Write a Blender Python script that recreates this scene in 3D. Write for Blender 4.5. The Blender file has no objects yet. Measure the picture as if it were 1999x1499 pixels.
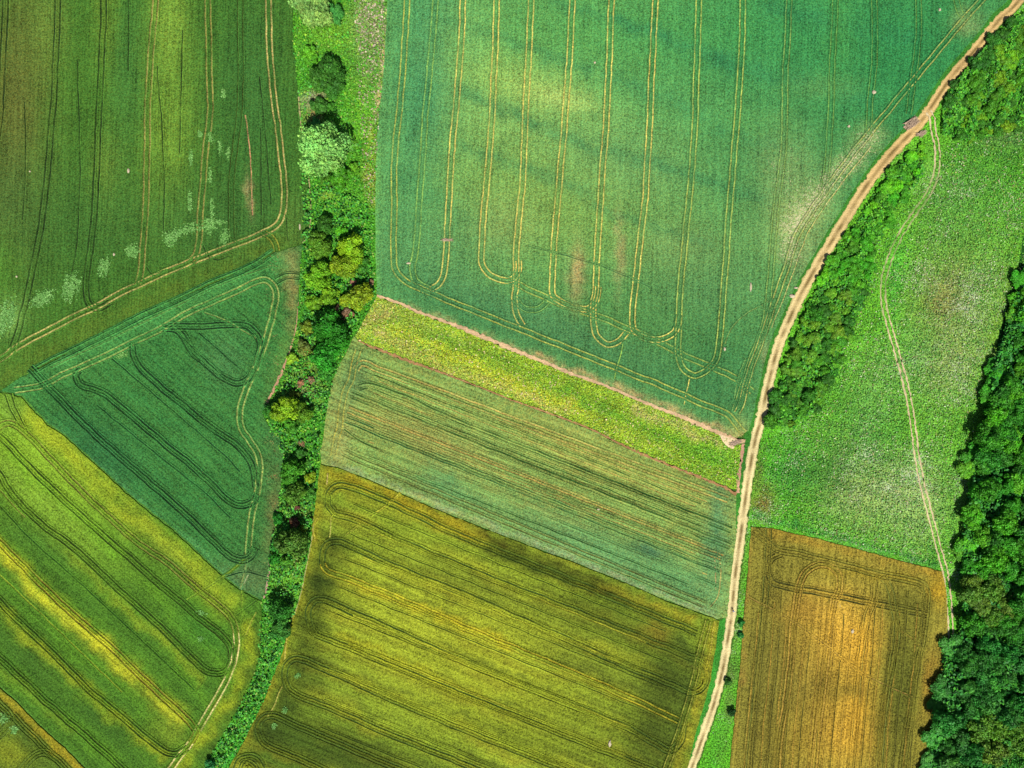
import bpy, bmesh, math, random
import numpy as np
from mathutils import Vector, Matrix
from mathutils.geometry import delaunay_2d_cdt

random.seed(7); rng = np.random.default_rng(7)
S = 0.17            # metres per photo pixel on the ground
H = 240.0           # flying height
scene = bpy.context.scene
COL = scene.collection

# ------------------------------------------------------------------ camera, sky, sun, exposure
cam_d = bpy.data.cameras.new('camera'); cam = bpy.data.objects.new('camera', cam_d); COL.objects.link(cam)
cam.location = (0, 0, H); cam.rotation_euler = (0, 0, 0)
cam_d.sensor_width = 36; cam_d.angle = 2 * math.atan(999.5 * S / H)
cam_d.clip_start = 1; cam_d.clip_end = 8000
scene.camera = cam
ELEV = math.radians(56); AZ = Vector((0.2, -0.95)).normalized()      # towards the sun
w = bpy.data.worlds.new('World'); scene.world = w; w.use_nodes = True
wn = w.node_tree; sky = wn.nodes.new('ShaderNodeTexSky'); sky.sky_type = 'NISHITA'; sky.sun_disc = False
sky.sun_elevation = ELEV; sky.sun_rotation = math.atan2(AZ.x, AZ.y)
wn.links.new(sky.outputs[0], wn.nodes['Background'].inputs[0]); wn.nodes['Background'].inputs[1].default_value = 0.06
sd = bpy.data.lights.new('sun', 'SUN'); sd.energy = 4.6; sd.angle = math.radians(0.5); sd.color = (1.0, 0.965, 0.91)
sun = bpy.data.objects.new('sun', sd); COL.objects.link(sun); sun.location = (60, -120, 200)
sv = Vector((AZ.x * math.cos(ELEV), AZ.y * math.cos(ELEV), math.sin(ELEV)))
sun.rotation_euler = sv.to_track_quat('Z', 'Y').to_euler()
scene.view_settings.view_transform = 'Standard'; scene.view_settings.look = 'None'
scene.view_settings.gamma = 1; scene.view_settings.exposure = 1.12
K = 0.40            # albedo per unit of sunlit picture value

# ------------------------------------------------------------------ helpers
def lin(c):
    c = np.asarray(c, float) / 255
    return np.where(c <= 0.04045, c / 12.92, ((c + 0.055) / 1.055) ** 2.4)
def C(r, g, b):
    c = lin((r, g, b)); y = c @ np.array([.25, .65, .1]); return np.clip(y + (c - y) * 0.98, 0.004, 1) * K
def P(x, y): return ((x - 999.5) * S, (749.5 - y) * S)
def W(pts): a = np.asarray(pts, float); return np.stack([(a[:, 0] - 999.5) * S, (749.5 - a[:, 1]) * S], 1)
def tag(o, label=None, cat=None, group=None, kind=None):
    if label: o['label'] = label
    if cat: o['category'] = cat
    if group: o['group'] = group
    if kind: o['kind'] = kind
    return o
def smooth(pts, step=5.0):
    p = np.asarray(pts, float); n = len(p)
    if n < 3:
        m = max(2, int(np.hypot(*(p[1] - p[0])) / step)); t = np.linspace(0, 1, m)[:, None]; return p[0] * (1 - t) + p[1] * t
    out = []
    q = np.vstack([2 * p[0] - p[1], p, 2 * p[-1] - p[-2]])
    for i in range(n - 1):
        a, b, c, d = q[i:i + 4]; m = max(1, int(np.hypot(*(c - b)) / step))
        for t in np.arange(m) / m:
            out.append(0.5 * (2 * b + (c - a) * t + (2 * a - 5 * b + 4 * c - d) * t * t + (3 * b - a - 3 * c + d) * t ** 3))
    out.append(p[-1]); return np.array(out)
def inside(poly, x, y):
    poly = np.asarray(poly, float); r = np.zeros(len(x), bool); j = len(poly) - 1
    for i in range(len(poly)):
        xi, yi = poly[i]; xj, yj = poly[j]
        if yi != yj: r ^= ((yi > y) != (yj > y)) & (x < (xj - xi) * (y - yi) / (yj - yi) + xi)
        j = i
    return r
def seg_dist(pts, x, y):
    p = np.asarray(pts, float); d = np.full(np.shape(x), 1e9)
    for a, b in zip(p[:-1], p[1:]):
        v = b - a; L = v @ v + 1e-9
        t = np.clip(((x - a[0]) * v[0] + (y - a[1]) * v[1]) / L, 0, 1)
        d = np.minimum(d, np.hypot(x - a[0] - t * v[0], y - a[1] - t * v[1]))
    return d
_nz = np.random.default_rng(3); _nd = _nz.normal(size=(40, 2)); _np = _nz.uniform(0, 6.28, 40)
def wob(x, y, scale, k=0):
    "smooth pseudo noise about -1..1, features about scale px"
    v = 0
    for i in range(8):
        a = _nd[(i + k * 7) % 40] / np.hypot(*_nd[(i + k * 7) % 40]) * (2 * math.pi / scale) * (0.6 + 0.25 * i)
        v = v + np.sin(x * a[0] + y * a[1] + _np[(i * 3 + k) % 40]) / (0.8 + 0.35 * i)
    return v / 2.6

def paint(x, y, base, patches):
    "crop growth and ripeness, and in places painted shade: base colour blended with patches"
    x = np.asarray(x, float); y = np.asarray(y, float)
    xw = x + 7 * wob(x, y, 60, 1) + 3 * wob(x, y, 22, 3); yw = y + 7 * wob(x, y, 60, 2) + 3 * wob(x, y, 22, 4)
    c = np.zeros((len(x), 3)) + base
    for p in patches:
        if p[0] == 'g':
            _, cx, cy, rx, ry, ang, col, wt = p; a = math.radians(ang)
            dx = xw - cx; dy = yw - cy; u = (dx * math.cos(a) + dy * math.sin(a)) / rx; v = (-dx * math.sin(a) + dy * math.cos(a)) / ry
            m = wt * np.exp(-(u * u + v * v) * 0.7)
        elif p[0] == 'l':
            _, pts, wd, col, wt = p; d = seg_dist(pts, xw, yw) / wd
            m = wt * np.exp(-d * d) * np.clip(0.85 + 0.35 * wob(x, y, 45, 5), 0, 1.1)
        elif p[0] == 'e':      # crisp line
            _, pts, wd, col, wt = p; d = seg_dist(pts, x, y) / wd
            m = wt * np.exp(-d ** 3)
        else:                  # 's' stripes across direction ang
            _, ang, per, ph, col, wt = p; a = math.radians(ang)
            u = -xw * math.sin(a) + yw * math.cos(a)
            m = wt * np.clip(0.5 + 0.5 * np.sin(2 * math.pi * (u + ph + per * 0.25 * wob(x, y, 260, 6)) / per), 0, 1) ** 1.6 * np.clip(0.7 + 0.5 * wob(x, y, 150, 7), 0, 1)
        m = np.clip(m, 0, 1)[:, None]; c = c * (1 - m) + np.asarray(col) * m
    return c

def mesh_obj(name, co, faces, mat, col=None, spk=None, smooth_shade=False, parent=None):
    me = bpy.data.meshes.new(name)
    me.from_pydata([tuple(v) for v in co], [], [tuple(f) for f in faces])
    if col is not None:
        at = me.color_attributes.new('Col', 'FLOAT_COLOR', 'POINT')
        at.data.foreach_set('color', np.hstack([col, np.ones((len(col), 1))]).astype(np.float32).ravel())
    if spk is not None:
        at = me.attributes.new('spk', 'FLOAT', 'POINT'); at.data.foreach_set('value', np.asarray(spk, np.float32))
    me.materials.append(mat); me.update()
    if smooth_shade: me.polygons.foreach_set('use_smooth', [True] * len(me.polygons))
    o = bpy.data.objects.new(name, me); COL.objects.link(o)
    if parent: o.parent = parent
    return o

# ------------------------------------------------------------------ materials
def surf(name, ang=0.0, fine=0.5, streak=0.3, med=0.15, speck=(0.5, 0.45, 0.3), fs=1.7, ss=1.3, sl=0.05, bump=0.5, rough=0.85, second=None, row=0.0, rowp=0.9):
    m = bpy.data.materials.new(name); m.use_nodes = True; nt = m.node_tree; N = nt.nodes; L = nt.links
    bs = N['Principled BSDF']; bs.inputs['Roughness'].default_value = rough; bs.inputs['Specular IOR Level'].default_value = 0.04
    at = N.new('ShaderNodeAttribute'); at.attribute_name = 'Col'
    sp = N.new('ShaderNodeAttribute'); sp.attribute_name = 'spk'
    tc = N.new('ShaderNodeTexCoord')
    def noise(scale, detail, rough, vec=None, dist=0.0):
        n = N.new('ShaderNodeTexNoise'); n.inputs['Scale'].default_value = scale; n.inputs['Detail'].default_value = detail
        n.inputs['Roughness'].default_value = rough; n.inputs['Distortion'].default_value = dist
        L.new(vec or tc.outputs['Object'], n.inputs['Vector']); return n.outputs['Fac']
    def mth(op, a, b=None, clamp=False):
        n = N.new('ShaderNodeMath'); n.operation = op; n.use_clamp = clamp
        for i, v in enumerate((a, b)):
            if v is None: continue
            if isinstance(v, (int, float)): n.inputs[i].default_value = v
            else: L.new(v, n.inputs[i])
        return n.outputs[0]
    f = noise(fs * 1.25, 2, 0.8)
    mp0 = N.new('ShaderNodeMapping'); mp0.inputs['Rotation'].default_value = (0, 0, -math.radians(ang)); L.new(tc.outputs['Object'], mp0.inputs['Vector'])
    mp = N.new('ShaderNodeMapping'); mp.inputs['Scale'].default_value = (sl, ss, 1); L.new(mp0.outputs[0], mp.inputs['Vector'])
    st = noise(1.0, 4, 0.65, mp.outputs[0])
    md = noise(0.11, 4, 0.6)
    v = mth('ADD', 1.0, mth('MULTIPLY', mth('SUBTRACT', f, 0.5), fine * 7.6))
    v = mth('ADD', v, mth('MULTIPLY', mth('SUBTRACT', st, 0.5), streak * 4.2))
    v = mth('ADD', v, mth('MULTIPLY', mth('SUBTRACT', md, 0.5), med * 4.5))
    if row:
        wv = N.new('ShaderNodeTexWave'); row = row * 0.3; wv.bands_direction = 'Y'; wv.inputs['Scale'].default_value = 0.314 / rowp; wv.inputs['Distortion'].default_value = 1.2
        wv.inputs['Detail Scale'].default_value = 0.4; L.new(mp0.outputs[0], wv.inputs['Vector'])
        v = mth('ADD', v, mth('MULTIPLY', mth('SUBTRACT', wv.outputs['Fac'], 0.5), mth('MULTIPLY', md, row * 2)))
    v = mth('MAXIMUM', v, 0.2)
    vm = N.new('ShaderNodeVectorMath'); vm.operation = 'SCALE'; L.new(at.outputs['Color'], vm.inputs[0]); L.new(v, vm.inputs['Scale'])
    # hue drift
    hn = noise(fs * 1.4, 2, 0.7)
    mx0 = N.new('ShaderNodeMix'); mx0.data_type = 'RGBA'; mx0.blend_type = 'MULTIPLY'
    L.new(mth('MULTIPLY', mth('SUBTRACT', hn, 0.42), 3.0, True), mx0.inputs[0]); L.new(vm.outputs[0], mx0.inputs[6]); mx0.inputs[7].default_value = (1.6, 1.02, 0.72, 1) if second is None else (*second, 1)
    # speckles: pale stems, flowers, bare soil; density from the mesh
    s1 = mth('ADD', mth('MULTIPLY', noise(2.3, 2, 0.8), 0.72), mth('MULTIPLY', noise(0.5, 3, 0.7), 0.28))
    th = mth('SUBTRACT', 0.72, mth('MULTIPLY', sp.outputs['Fac'], 0.34))
    fac = mth('MULTIPLY', mth('SUBTRACT', s1, th), 9.0, True)
    mx = N.new('ShaderNodeMix'); mx.data_type = 'RGBA'; L.new(fac, mx.inputs[0]); L.new(mx0.outputs[2], mx.inputs[6]); mx.inputs[7].default_value = (*speck, 1)
    L.new(mx.outputs[2], bs.inputs['Base Color'])
    b = N.new('ShaderNodeBump'); b.inputs['Strength'].default_value = min(1, bump * 1.5); b.inputs['Distance'].default_value = 0.4
    L.new(mth('ADD', f, mth('MULTIPLY', st, 0.5)), b.inputs['Height']); L.new(b.outputs[0], bs.inputs['Normal'])
    return m

def plain(name, col, rough=0.7, noise_amt=0.25, scale=3.0):
    m = bpy.data.materials.new(name); m.use_nodes = True; N = m.node_tree.nodes; L = m.node_tree.links; bs = N['Principled BSDF']
    n = N.new('ShaderNodeTexNoise'); n.inputs['Scale'].default_value = scale; n.inputs['Detail'].default_value = 4
    r = N.new('ShaderNodeMapRange'); r.inputs['To Min'].default_value = 1 - noise_amt * 2; r.inputs['To Max'].default_value = 1 + noise_amt * 2
    L.new(n.outputs['Fac'], r.inputs['Value'])
    v = N.new('ShaderNodeVectorMath'); v.operation = 'SCALE'; v.inputs[0].default_value = tuple(col); L.new(r.outputs[0], v.inputs['Scale'])
    L.new(v.outputs[0], bs.inputs['Base Color']); bs.inputs['Roughness'].default_value = rough; bs.inputs['Specular IOR Level'].default_value = 0.2
    return m

LEAFGAIN = 1.7
def leafmat(name, use_obj=True, transl=0.25):
    m = bpy.data.materials.new(name); m.use_nodes = True; N = m.node_tree.nodes; L = m.node_tree.links; bs = N['Principled BSDF']
    at = N.new('ShaderNodeAttribute'); at.attribute_name = 'Col'; c = at.outputs['Color']
    if use_obj:
        oi = N.new('ShaderNodeObjectInfo'); mx = N.new('ShaderNodeVectorMath'); mx.operation = 'MULTIPLY'
        L.new(c, mx.inputs[0]); L.new(oi.outputs['Color'], mx.inputs[1]); c = mx.outputs[0]
    L.new(c, bs.inputs['Base Color']); bs.inputs['Roughness'].default_value = 0.6; bs.inputs['Specular IOR Level'].default_value = 0.2
    t = N.new('ShaderNodeBsdfTranslucent'); L.new(c, t.inputs['Color'])
    ms = N.new('ShaderNodeMixShader'); ms.inputs[0].default_value = transl
    sc = N.new('ShaderNodeVectorMath'); sc.operation = 'SCALE'; L.new(c, sc.inputs[0]); sc.inputs['Scale'].default_value = LEAFGAIN
    L.new(sc.outputs[0], bs.inputs['Base Color']); L.new(sc.outputs[0], t.inputs['Color'])
    L.new(bs.outputs[0], ms.inputs[1]); L.new(t.outputs[0], ms.inputs[2]); L.new(ms.outputs[0], N['Material Output'].inputs['Surface'])
    return m
M_LEAF = leafmat('leaves'); LEAFGAIN = 1.25; M_TUFT = leafmat('tufts', False, 0.15)
M_BARK = plain('bark', (0.11, 0.08, 0.055), 0.9)
M_EARTH = surf('earth', fine=0.16, streak=0.0, med=0.2, speck=tuple(C(255, 238, 200)), fs=1.8, bump=0.5, second=(0.92, 0.85, 0.68))

# ------------------------------------------------------------------ wheel tracks
def ribbon(line, prof, colf):
    """line px polyline, prof = [(offset m, z, colour key)], colf(key, x, y) -> colours; returns co, faces, col"""
    p = np.asarray(line); t = np.gradient(p, axis=0); t /= (np.hypot(t[:, 0], t[:, 1])[:, None] + 1e-9); nrm = np.stack([-t[:, 1], t[:, 0]], 1)
    co = []; cols = []; n = len(p); m = len(prof)
    for off, z, key in prof:
        q = p + nrm * (off / S); ww = W(q)
        zz = np.full(n, z); 
        co.append(np.column_stack([ww, zz])); cols.append(colf(key, p[:, 0], p[:, 1]))
    co = np.concatenate(co); cols = np.concatenate(cols)
    f = [(j * n + i, j * n + i + 1, (j + 1) * n + i + 1, (j + 1) * n + i) for j in range(m - 1) for i in range(n - 1)]
    return co, f, cols
_ribz = [0]
def tracks(lines, z0, base_f, rut_col, edge_gain=1.15, half=0.22, ridge=0.28, dark=None):
    """each entry: (points, kind, strength) ; kind 2 = pair of wheel ruts, 1 = single rut"""
    CO = []; F = []; CC = []; nb = 0
    for e in lines:
        pts, kind = e[0], e[1]; rc = e[2] if len(e) > 2 and e[2] is not None else rut_col
        wd = e[3] if len(e) > 3 else 1.0
        c = smooth(pts, 5.0)
        c = c + np.stack([wob(c[:, 0], c[:, 1], 40, 8), wob(c[:, 0], c[:, 1], 40, 9)], 1) * 0.7
        t = np.gradient(c, axis=0); t /= np.hypot(t[:, 0], t[:, 1])[:, None] + 1e-9; nr = np.stack([-t[:, 1], t[:, 0]], 1)
        for k, off in enumerate((-5.2, 5.2) if kind == 2 else (0,)):
            ln = c + nr * off; _ribz[0] = (_ribz[0] + 1) % 23; z = z0 + 0.006 + _ribz[0] * 0.003
            hw = half * wd * (1.0 if kind == 2 else 0.7); rg = ridge * (1 if kind == 2 else 0.6)
            var = rng.uniform(0.85, 1.15, len(ln))[:, None]
            def colf(key, x, y):
                b = base_f(x, y)
                if key == 'r': 
                    k1 = np.clip(0.8 + 0.35 * wob(x, y, 70, 2) , 0.25, 1)[:, None]
                    return (b * (1 - k1) + np.asarray(rc) * k1) * var
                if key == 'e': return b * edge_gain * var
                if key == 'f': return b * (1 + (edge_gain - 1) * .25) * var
                if key == 'd': return b * 0.8
                return b
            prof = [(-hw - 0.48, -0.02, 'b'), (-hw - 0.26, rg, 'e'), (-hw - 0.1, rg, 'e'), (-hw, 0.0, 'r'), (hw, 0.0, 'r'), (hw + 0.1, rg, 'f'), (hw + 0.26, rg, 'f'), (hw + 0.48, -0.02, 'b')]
            co, f, cc = ribbon(ln, [(a, z + b, k3) for a, b, k3 in prof], colf)
            CO.append(co); CC.append(cc); F += [tuple(i + nb for i in q) for q in f]; nb += len(co)
    return np.concatenate(CO), F, np.concatenate(CC)

def sheet(name, poly, z, mat, colf, step=8, spkf=None, tr=None, skirt=True, rugged=0.0):
    """flat crop or grass sheet with the outline poly (px), coloured by colf, wheel tracks added to the same mesh"""
    poly = np.asarray(poly, float); dense = []
    for a, b in zip(poly, np.roll(poly, -1, 0)):
        m = max(1, int(np.hypot(*(b - a)) / step)); dense += [a + (b - a) * t for t in np.arange(m) / m]
    dense = np.array(dense)
    if rugged:
        dense = dense + rng.normal(size=dense.shape) * rugged
    x0, y0 = poly.min(0); x1, y1 = poly.max(0)
    gx, gy = np.meshgrid(np.arange(x0 + step / 2, x1, step), np.arange(y0 + step / 2, y1, step)); gx = gx.ravel() + rng.uniform(-1.5, 1.5, gx.size); gy = gy.ravel() + rng.uniform(-1.5, 1.5, gy.size)
    k = inside(dense, gx, gy); gx = gx[k]; gy = gy[k]
    k = seg_dist(np.vstack([poly, poly[:1]]), gx, gy) > step * 0.45; gx = gx[k]; gy = gy[k]
    nb = len(dense); allp = np.vstack([dense, np.stack([gx, gy], 1)]); ww = W(allp)
    edges = [(i, (i + 1) % nb) for i in range(nb)]
    v, e, f, ov, oe, of = delaunay_2d_cdt([Vector(p) for p in ww], edges, [], 1, 1e-5)
    v = np.array([(a.x, a.y) for a in v]); px = v[:, 0] / S + 999.5; py = 749.5 - v[:, 1] / S
    co = np.column_stack([v, np.full(len(v), z)]); faces = []
    for t in f:
        a, b, c2 = (v[t[0]], v[t[1]], v[t[2]]); ar = (b[0] - a[0]) * (c2[1] - a[1]) - (b[1] - a[1]) * (c2[0] - a[0])
        faces.append(tuple(t) if ar > 0 else tuple(reversed(t)))
    col = colf(px, py)
    if skirt:
        n0 = len(co); bw = W(dense); lo = np.column_stack([bw, np.full(nb, -0.05)]); hi = np.column_stack([bw, np.full(nb, z)])
        co = np.vstack([co, hi, lo]); cb = colf(dense[:, 0], dense[:, 1]); col = np.vstack([col, cb, cb])
        faces += [(n0 + i, n0 + (i + 1) % nb, n0 + nb + (i + 1) % nb, n0 + nb + i) for i in range(nb)]
    if tr is not None:
        tco, tf, tc = tr; n0 = len(co); co = np.vstack([co, tco]); col = np.vstack([col, tc]); faces += [tuple(i + n0 for i in q) for q in tf]
    pxa = co[:, 0] / S + 999.5; pya = 749.5 - co[:, 1] / S
    spk = spkf(pxa, pya) if spkf else np.zeros(len(co))
    return mesh_obj(name, co, faces, mat, col, spk)

def strip(name, pts, width, z, mat, colf, spk=0.0, jit=0.25, widths=None, label=None, cat=None, kind='structure'):
    "earth strip along a line, ragged edges"
    c = smooth(pts, 4.0); n = len(c); t = np.gradient(c, axis=0); t /= np.hypot(t[:, 0], t[:, 1])[:, None] + 1e-9; nr = np.stack([-t[:, 1], t[:, 0]], 1)
    u = np.linspace(0, 1, n); wd = np.interp(u, np.linspace(0, 1, len(widths)), widths) if widths else np.full(n, width)
    L = []; K9 = np.linspace(-1, 1, 9)
    for k in K9:
        off = k * wd / 2 * (1 + (rng.normal(size=n) * jit if abs(k) == 1 else 0))
        L.append(c + nr * off[:, None])
    a = np.concatenate(L); ww = W(a); zz = np.repeat([z + (0.0 if abs(k) < 1 else -0.0) for k in K9], n)
    co = np.column_stack([ww, zz]); f = [(j * n + i, j * n + i + 1, (j + 1) * n + i + 1, (j + 1) * n + i) for j in range(8) for i in range(n - 1)]
    f = [tuple(reversed(q)) for q in f]
    col = colf(np.repeat(K9, n), a[:, 0], a[:, 1]); s = np.full(len(co), spk, float)
    o = mesh_obj(name, co, f, mat, col, s); tag(o, label, cat, None, kind); return o

# ------------------------------------------------------------------ outlines (photo pixels, laid on the ground)
B12 = [(591, 474), (540, 490), (495, 514), (430, 545), (360, 576), (282, 609), (180, 660), (84, 714), (39, 735), (0, 762), (-160, 860)]
E1 = [(570, -160), (572, 0), (572, 90), (577, 120), (583, 190), (590, 260), (600, 320), (606, 380), (607, 430), (601, 462), (591, 474)]
E2 = [(591, 478), (586, 520), (583, 590), (577, 645), (561, 700), (540, 750), (521, 788), (515, 812), (524, 832), (543, 850), (556, 870), (553, 912), (548, 955), (543, 1000), (536, 1035), (529, 1065), (526, 1110), (521, 1150), (510, 1170)]
B23 = [(510, 1170), (474, 1151), (450, 1133), (420, 1106), (381, 1070), (339, 1031), (300, 1001), (249, 959), (210, 923), (180, 896), (129, 848), (96, 827), (45, 773), (20, 766), (0, 764)]
E3 = [(510, 1172), (512, 1240), (505, 1290), (490, 1332), (472, 1372), (452, 1405), (428, 1445), (408, 1480), (394, 1510), (350, 1620)]
B34 = [(-160, 1200), (0, 1336), (39, 1369), (75, 1407), (111, 1440), (144, 1470), (171, 1498), (290, 1620)]
STRIP_R = [(757, -160), (757, 0), (753, 70), (750, 130), (741, 220), (735, 290), (733, 400), (733, 500), (736, 574)]
STRIP_R2 = [(736, 577), (712, 622), (692, 655), (678, 685), (662, 715), (649, 745), (642, 780), (637, 812), (632, 850), (626, 880), (627, 905)]
STRIP_R3 = [(627, 905), (622, 935), (618, 970), (612, 1010), (611, 1040), (606, 1068), (599, 1105), (592, 1140), (584, 1172), (575, 1202), (562, 1240), (546, 1290), (530, 1330), (515, 1368), (499, 1402), (484, 1432), (468, 1462), (446, 1499), (380, 1620)]
B56 = [(736, 577), (781, 592), (820, 610), (880, 632), (940, 656), (1000, 682), (1060, 706), (1120, 731), (1180, 752), (1255, 784), (1330, 813), (1390, 839), (1435, 857), (1454, 862)]
B67 = [(700, 664), (718, 674), (750, 686), (790, 702), (830, 716), (880, 734), (940, 757), (1000, 781), (1060, 802), (1150, 836), (1210, 866), (1270, 893), (1330, 917), (1390, 941), (1416, 952), (1437, 965)]
B78 = [(627, 905), (660, 912), (715, 933), (782, 962), (845, 990), (915, 1018), (1020, 1059), (1125, 1098), (1230, 1140), (1300, 1171), (1398, 1207)]
ROAD = [(2060, -90), (1982, 9), (1951, 38), (1923, 73), (1891, 112), (1856, 152), (1825, 198), (1807, 225), (1785, 252), (1738, 302), (1697, 354), (1653, 423), (1620, 477), (1582, 541), (1558, 586), (1540, 626), (1519, 677), (1500, 749), (1486, 815), (1474, 860), (1461, 932), (1455, 974), (1446, 1044), (1435, 1125), (1428, 1198), (1421, 1247), (1411, 1306), (1393, 1376), (1369, 1446), (1351, 1496), (1305, 1610)]
TRACK = [(1812, 218), (1820, 232), (1822, 255), (1829, 285), (1830, 315), (1826, 343), (1813, 376), (1791, 409), (1760, 455), (1737, 505), (1725, 548), (1725, 590), (1732, 622), (1745, 668), (1757, 710), (1769, 755), (1778, 800), (1785, 850), (1790, 890), (1797, 930), (1805, 965), (1817, 1010), (1832, 1068), (1844, 1112), (1851, 1160), (1855, 1212), (1857, 1262)]
def offs(line, d):
    p = smooth(line, 14); t = np.gradient(p, axis=0); t /= np.hypot(t[:, 0], t[:, 1])[:, None]; return p + np.stack([-t[:, 1], t[:, 0]], 1) * d
road_l = offs(ROAD, 17)      # left in the photo
road_r = offs(ROAD, -11)
if road_l[len(road_l) // 2][0] > road_r[len(road_r) // 2][0]: road_l = offs(ROAD, -17); road_r = offs(ROAD, 11)
E5R = road_l[(road_l[:, 1] < 856)]
E8R = [(1404, 1212), (1393, 1289), (1379, 1359), (1358, 1429), (1344, 1492), (1300, 1610)]
T10 = [(1467, 1028), (1500, 1031), (1576, 1047), (1656, 1067), (1744, 1091), (1800, 1105), (1838, 1115)]
R10 = [(1838, 1115), (1846, 1150), (1849, 1220), (1846, 1260), (1840, 1300), (1836, 1360), (1832, 1620)]
L10 = [(1400, 1620), (1424, 1499), (1436, 1380), (1444, 1300), (1452, 1200), (1462, 1080), (1467, 1028)]

# ------------------------------------------------------------------ ground and grass
gm = surf('ground_grass', fine=0.45, streak=0.1, med=0.3, speck=tuple(C(200, 190, 120)), bump=0.6, second=(1.2, 1, .8))
gx, gy = np.meshgrid(np.linspace(-3000, 3000, 41), np.linspace(-3000, 3000, 41)); co = np.column_stack([gx.ravel(), gy.ravel(), np.full(gx.size, -0.06)])
gf = [(j * 41 + i, j * 41 + i + 1, (j + 1) * 41 + i + 1, (j + 1) * 41 + i) for j in range(40) for i in range(40)]
gcol = np.zeros((len(co), 3)) + C(80, 130, 45); gcol *= (1 + 0.25 * wob(gx.ravel(), gy.ravel(), 700, 1))[:, None]
tag(mesh_obj('ground', co, gf, gm, gcol, np.zeros(len(co))), 'wide green farmland ground under and beyond all the fields', 'ground', None, 'structure')

VIV = C(70, 165, 25)
hedge_poly = np.vstack([E1, E2[1:], E3, STRIP_R3[::-1], STRIP_R2[::-1], STRIP_R[::-1]])
def col_h(x, y): return paint(x, y, C(72, 155, 35), [
    ('g', 650, 60, 60, 40, 0, C(120, 175, 45), .5), ('g', 722, 45, 26, 50, 0, C(150, 160, 105), .6), ('g', 715, 130, 20, 60, 0, C(120, 140, 80), .5),
    ('l', [(752, 60), (748, 140), (738, 230)], 5, C(225, 195, 150), .8), ('l', [(728, 240), (722, 330), (726, 400)], 9, C(170, 175, 70), .6),
    ('g', 700, 230, 25, 70, 0, C(110, 185, 40), .6), ('g', 605, 195, 14, 22, 60, C(165, 150, 130), .7), ('g', 632, 190, 10, 14, 0, C(160, 140, 110), .6),
    ('g', 615, 225, 14, 10, 0, C(190, 140, 110), .6), ('g', 634, 380, 14, 12, 0, C(140, 140, 60), .7),
    ('g', 665, 390, 40, 25, 0, C(110, 190, 50), .5), ('g', 600, 700, 25, 40, 0, C(110, 135, 60), .7), ('g', 590, 765, 30, 25, 0, C(130, 130, 80), .6),
    ('g', 580, 1000, 30, 20, 0, C(120, 110, 60), .4), ('l', [(560, 1260), (520, 1370), (470, 1460), (430, 1510)], 14, C(45, 160, 45), .8),
    ('g', 560, 1140, 30, 25, 0, C(120, 190, 50), .7), ('g', 575, 1095, 8, 20, 0, C(150, 120, 70), .5)])
sheet('grass_strip', hedge_poly, 0.02, surf('hedge_grass', ang=80, fine=0.75, streak=0.15, med=0.3, speck=tuple(C(225, 225, 140)), fs=1.5, bump=0.9), col_h, 8,
      lambda x, y: 0.15 + 0.2 * wob(x, y, 60, 4), skirt=False)
tag(bpy.data.objects['grass_strip'], 'rough bright green grass strip that carries the hedgerow between the fields', 'grass strip', None, 'structure')

mead = np.vstack([road_r, [(1500, 1620), (2250, 1620), (2250, -160)]])
def col_m(x, y): return paint(x, y, C(86, 176, 34), [('g', 1760, 640, 160, 400, 0, C(108, 182, 46), .5), ('g', 1960, 300, 80, 80, 0, C(62, 140, 36), .5),
    ('g', 1890, 620, 70, 140, 15, C(140, 175, 95), .55), ('g', 1850, 440, 60, 60, 0, C(110, 165, 80), .4), ('g', 1850, 560, 50, 60, 0, C(120, 140, 75), .6), ('g', 1745, 960, 80, 60, 0, C(165, 190, 120), .55),
    ('g', 1690, 830, 50, 70, 0, C(75, 150, 60), .7), ('g', 1870, 380, 70, 60, 0, C(85, 155, 60), .6), ('g', 1790, 700, 40, 60, 0, C(110, 170, 90), .5),
    ('g', 1660, 960, 60, 50, 20, C(165, 180, 115), .5), ('g', 1700, 760, 40, 60, 0, C(120, 180, 85), .5), ('g', 1800, 1000, 40, 60, 0, C(150, 180, 110), .5), ('g', 1860, 700, 40, 60, 20, C(150, 170, 95), .5), ('g', 1835, 590, 30, 40, 20, C(150, 145, 85), .6), ('g', 1800, 340, 40, 30, 0, C(120, 175, 80), .4), ('g', 1640, 860, 30, 50, 0, C(110, 165, 70), .4), ('g', 1545, 920, 50, 40, 0, C(56, 140, 55), .7), ('g', 1620, 930, 40, 50, 0, C(62, 125, 45), .7), ('g', 1950, 640, 25, 110, 12, C(110, 150, 45), .5), ('g', 1960, 250, 60, 40, 0, C(90, 125, 70), .7),
    ('l', [(1720, 400), (1690, 500), (1650, 610), (1600, 730), (1570, 810)], 14, C(105, 190, 45), .6), ('g', 1490, 985, 18, 25, 0, C(150, 120, 70), .8),
    ('l', [(1480, 870), (1470, 980)], 10, C(110, 120, 55), .6), ('g', 1900, 1000, 25, 100, 0, C(120, 165, 85), .5), ('g', 1745, 545, 14, 60, 5, C(70, 185, 60), .6),
    ('l', [(1448, 1040), (1440, 1200), (1428, 1330), (1400, 1480)], 11, C(95, 120, 60), .7), ('l', [(1405, 1420), (1385, 1510)], 14, C(80, 175, 40), .9),
    ('l', [(1475, 1005), (1600, 1040), (1700, 1070), (1830, 1105)], 10, C(60, 150, 60), .7)])
mp_ = [(1850, 200), (2250, 0), (2250, 280), (1850, 270)]
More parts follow.
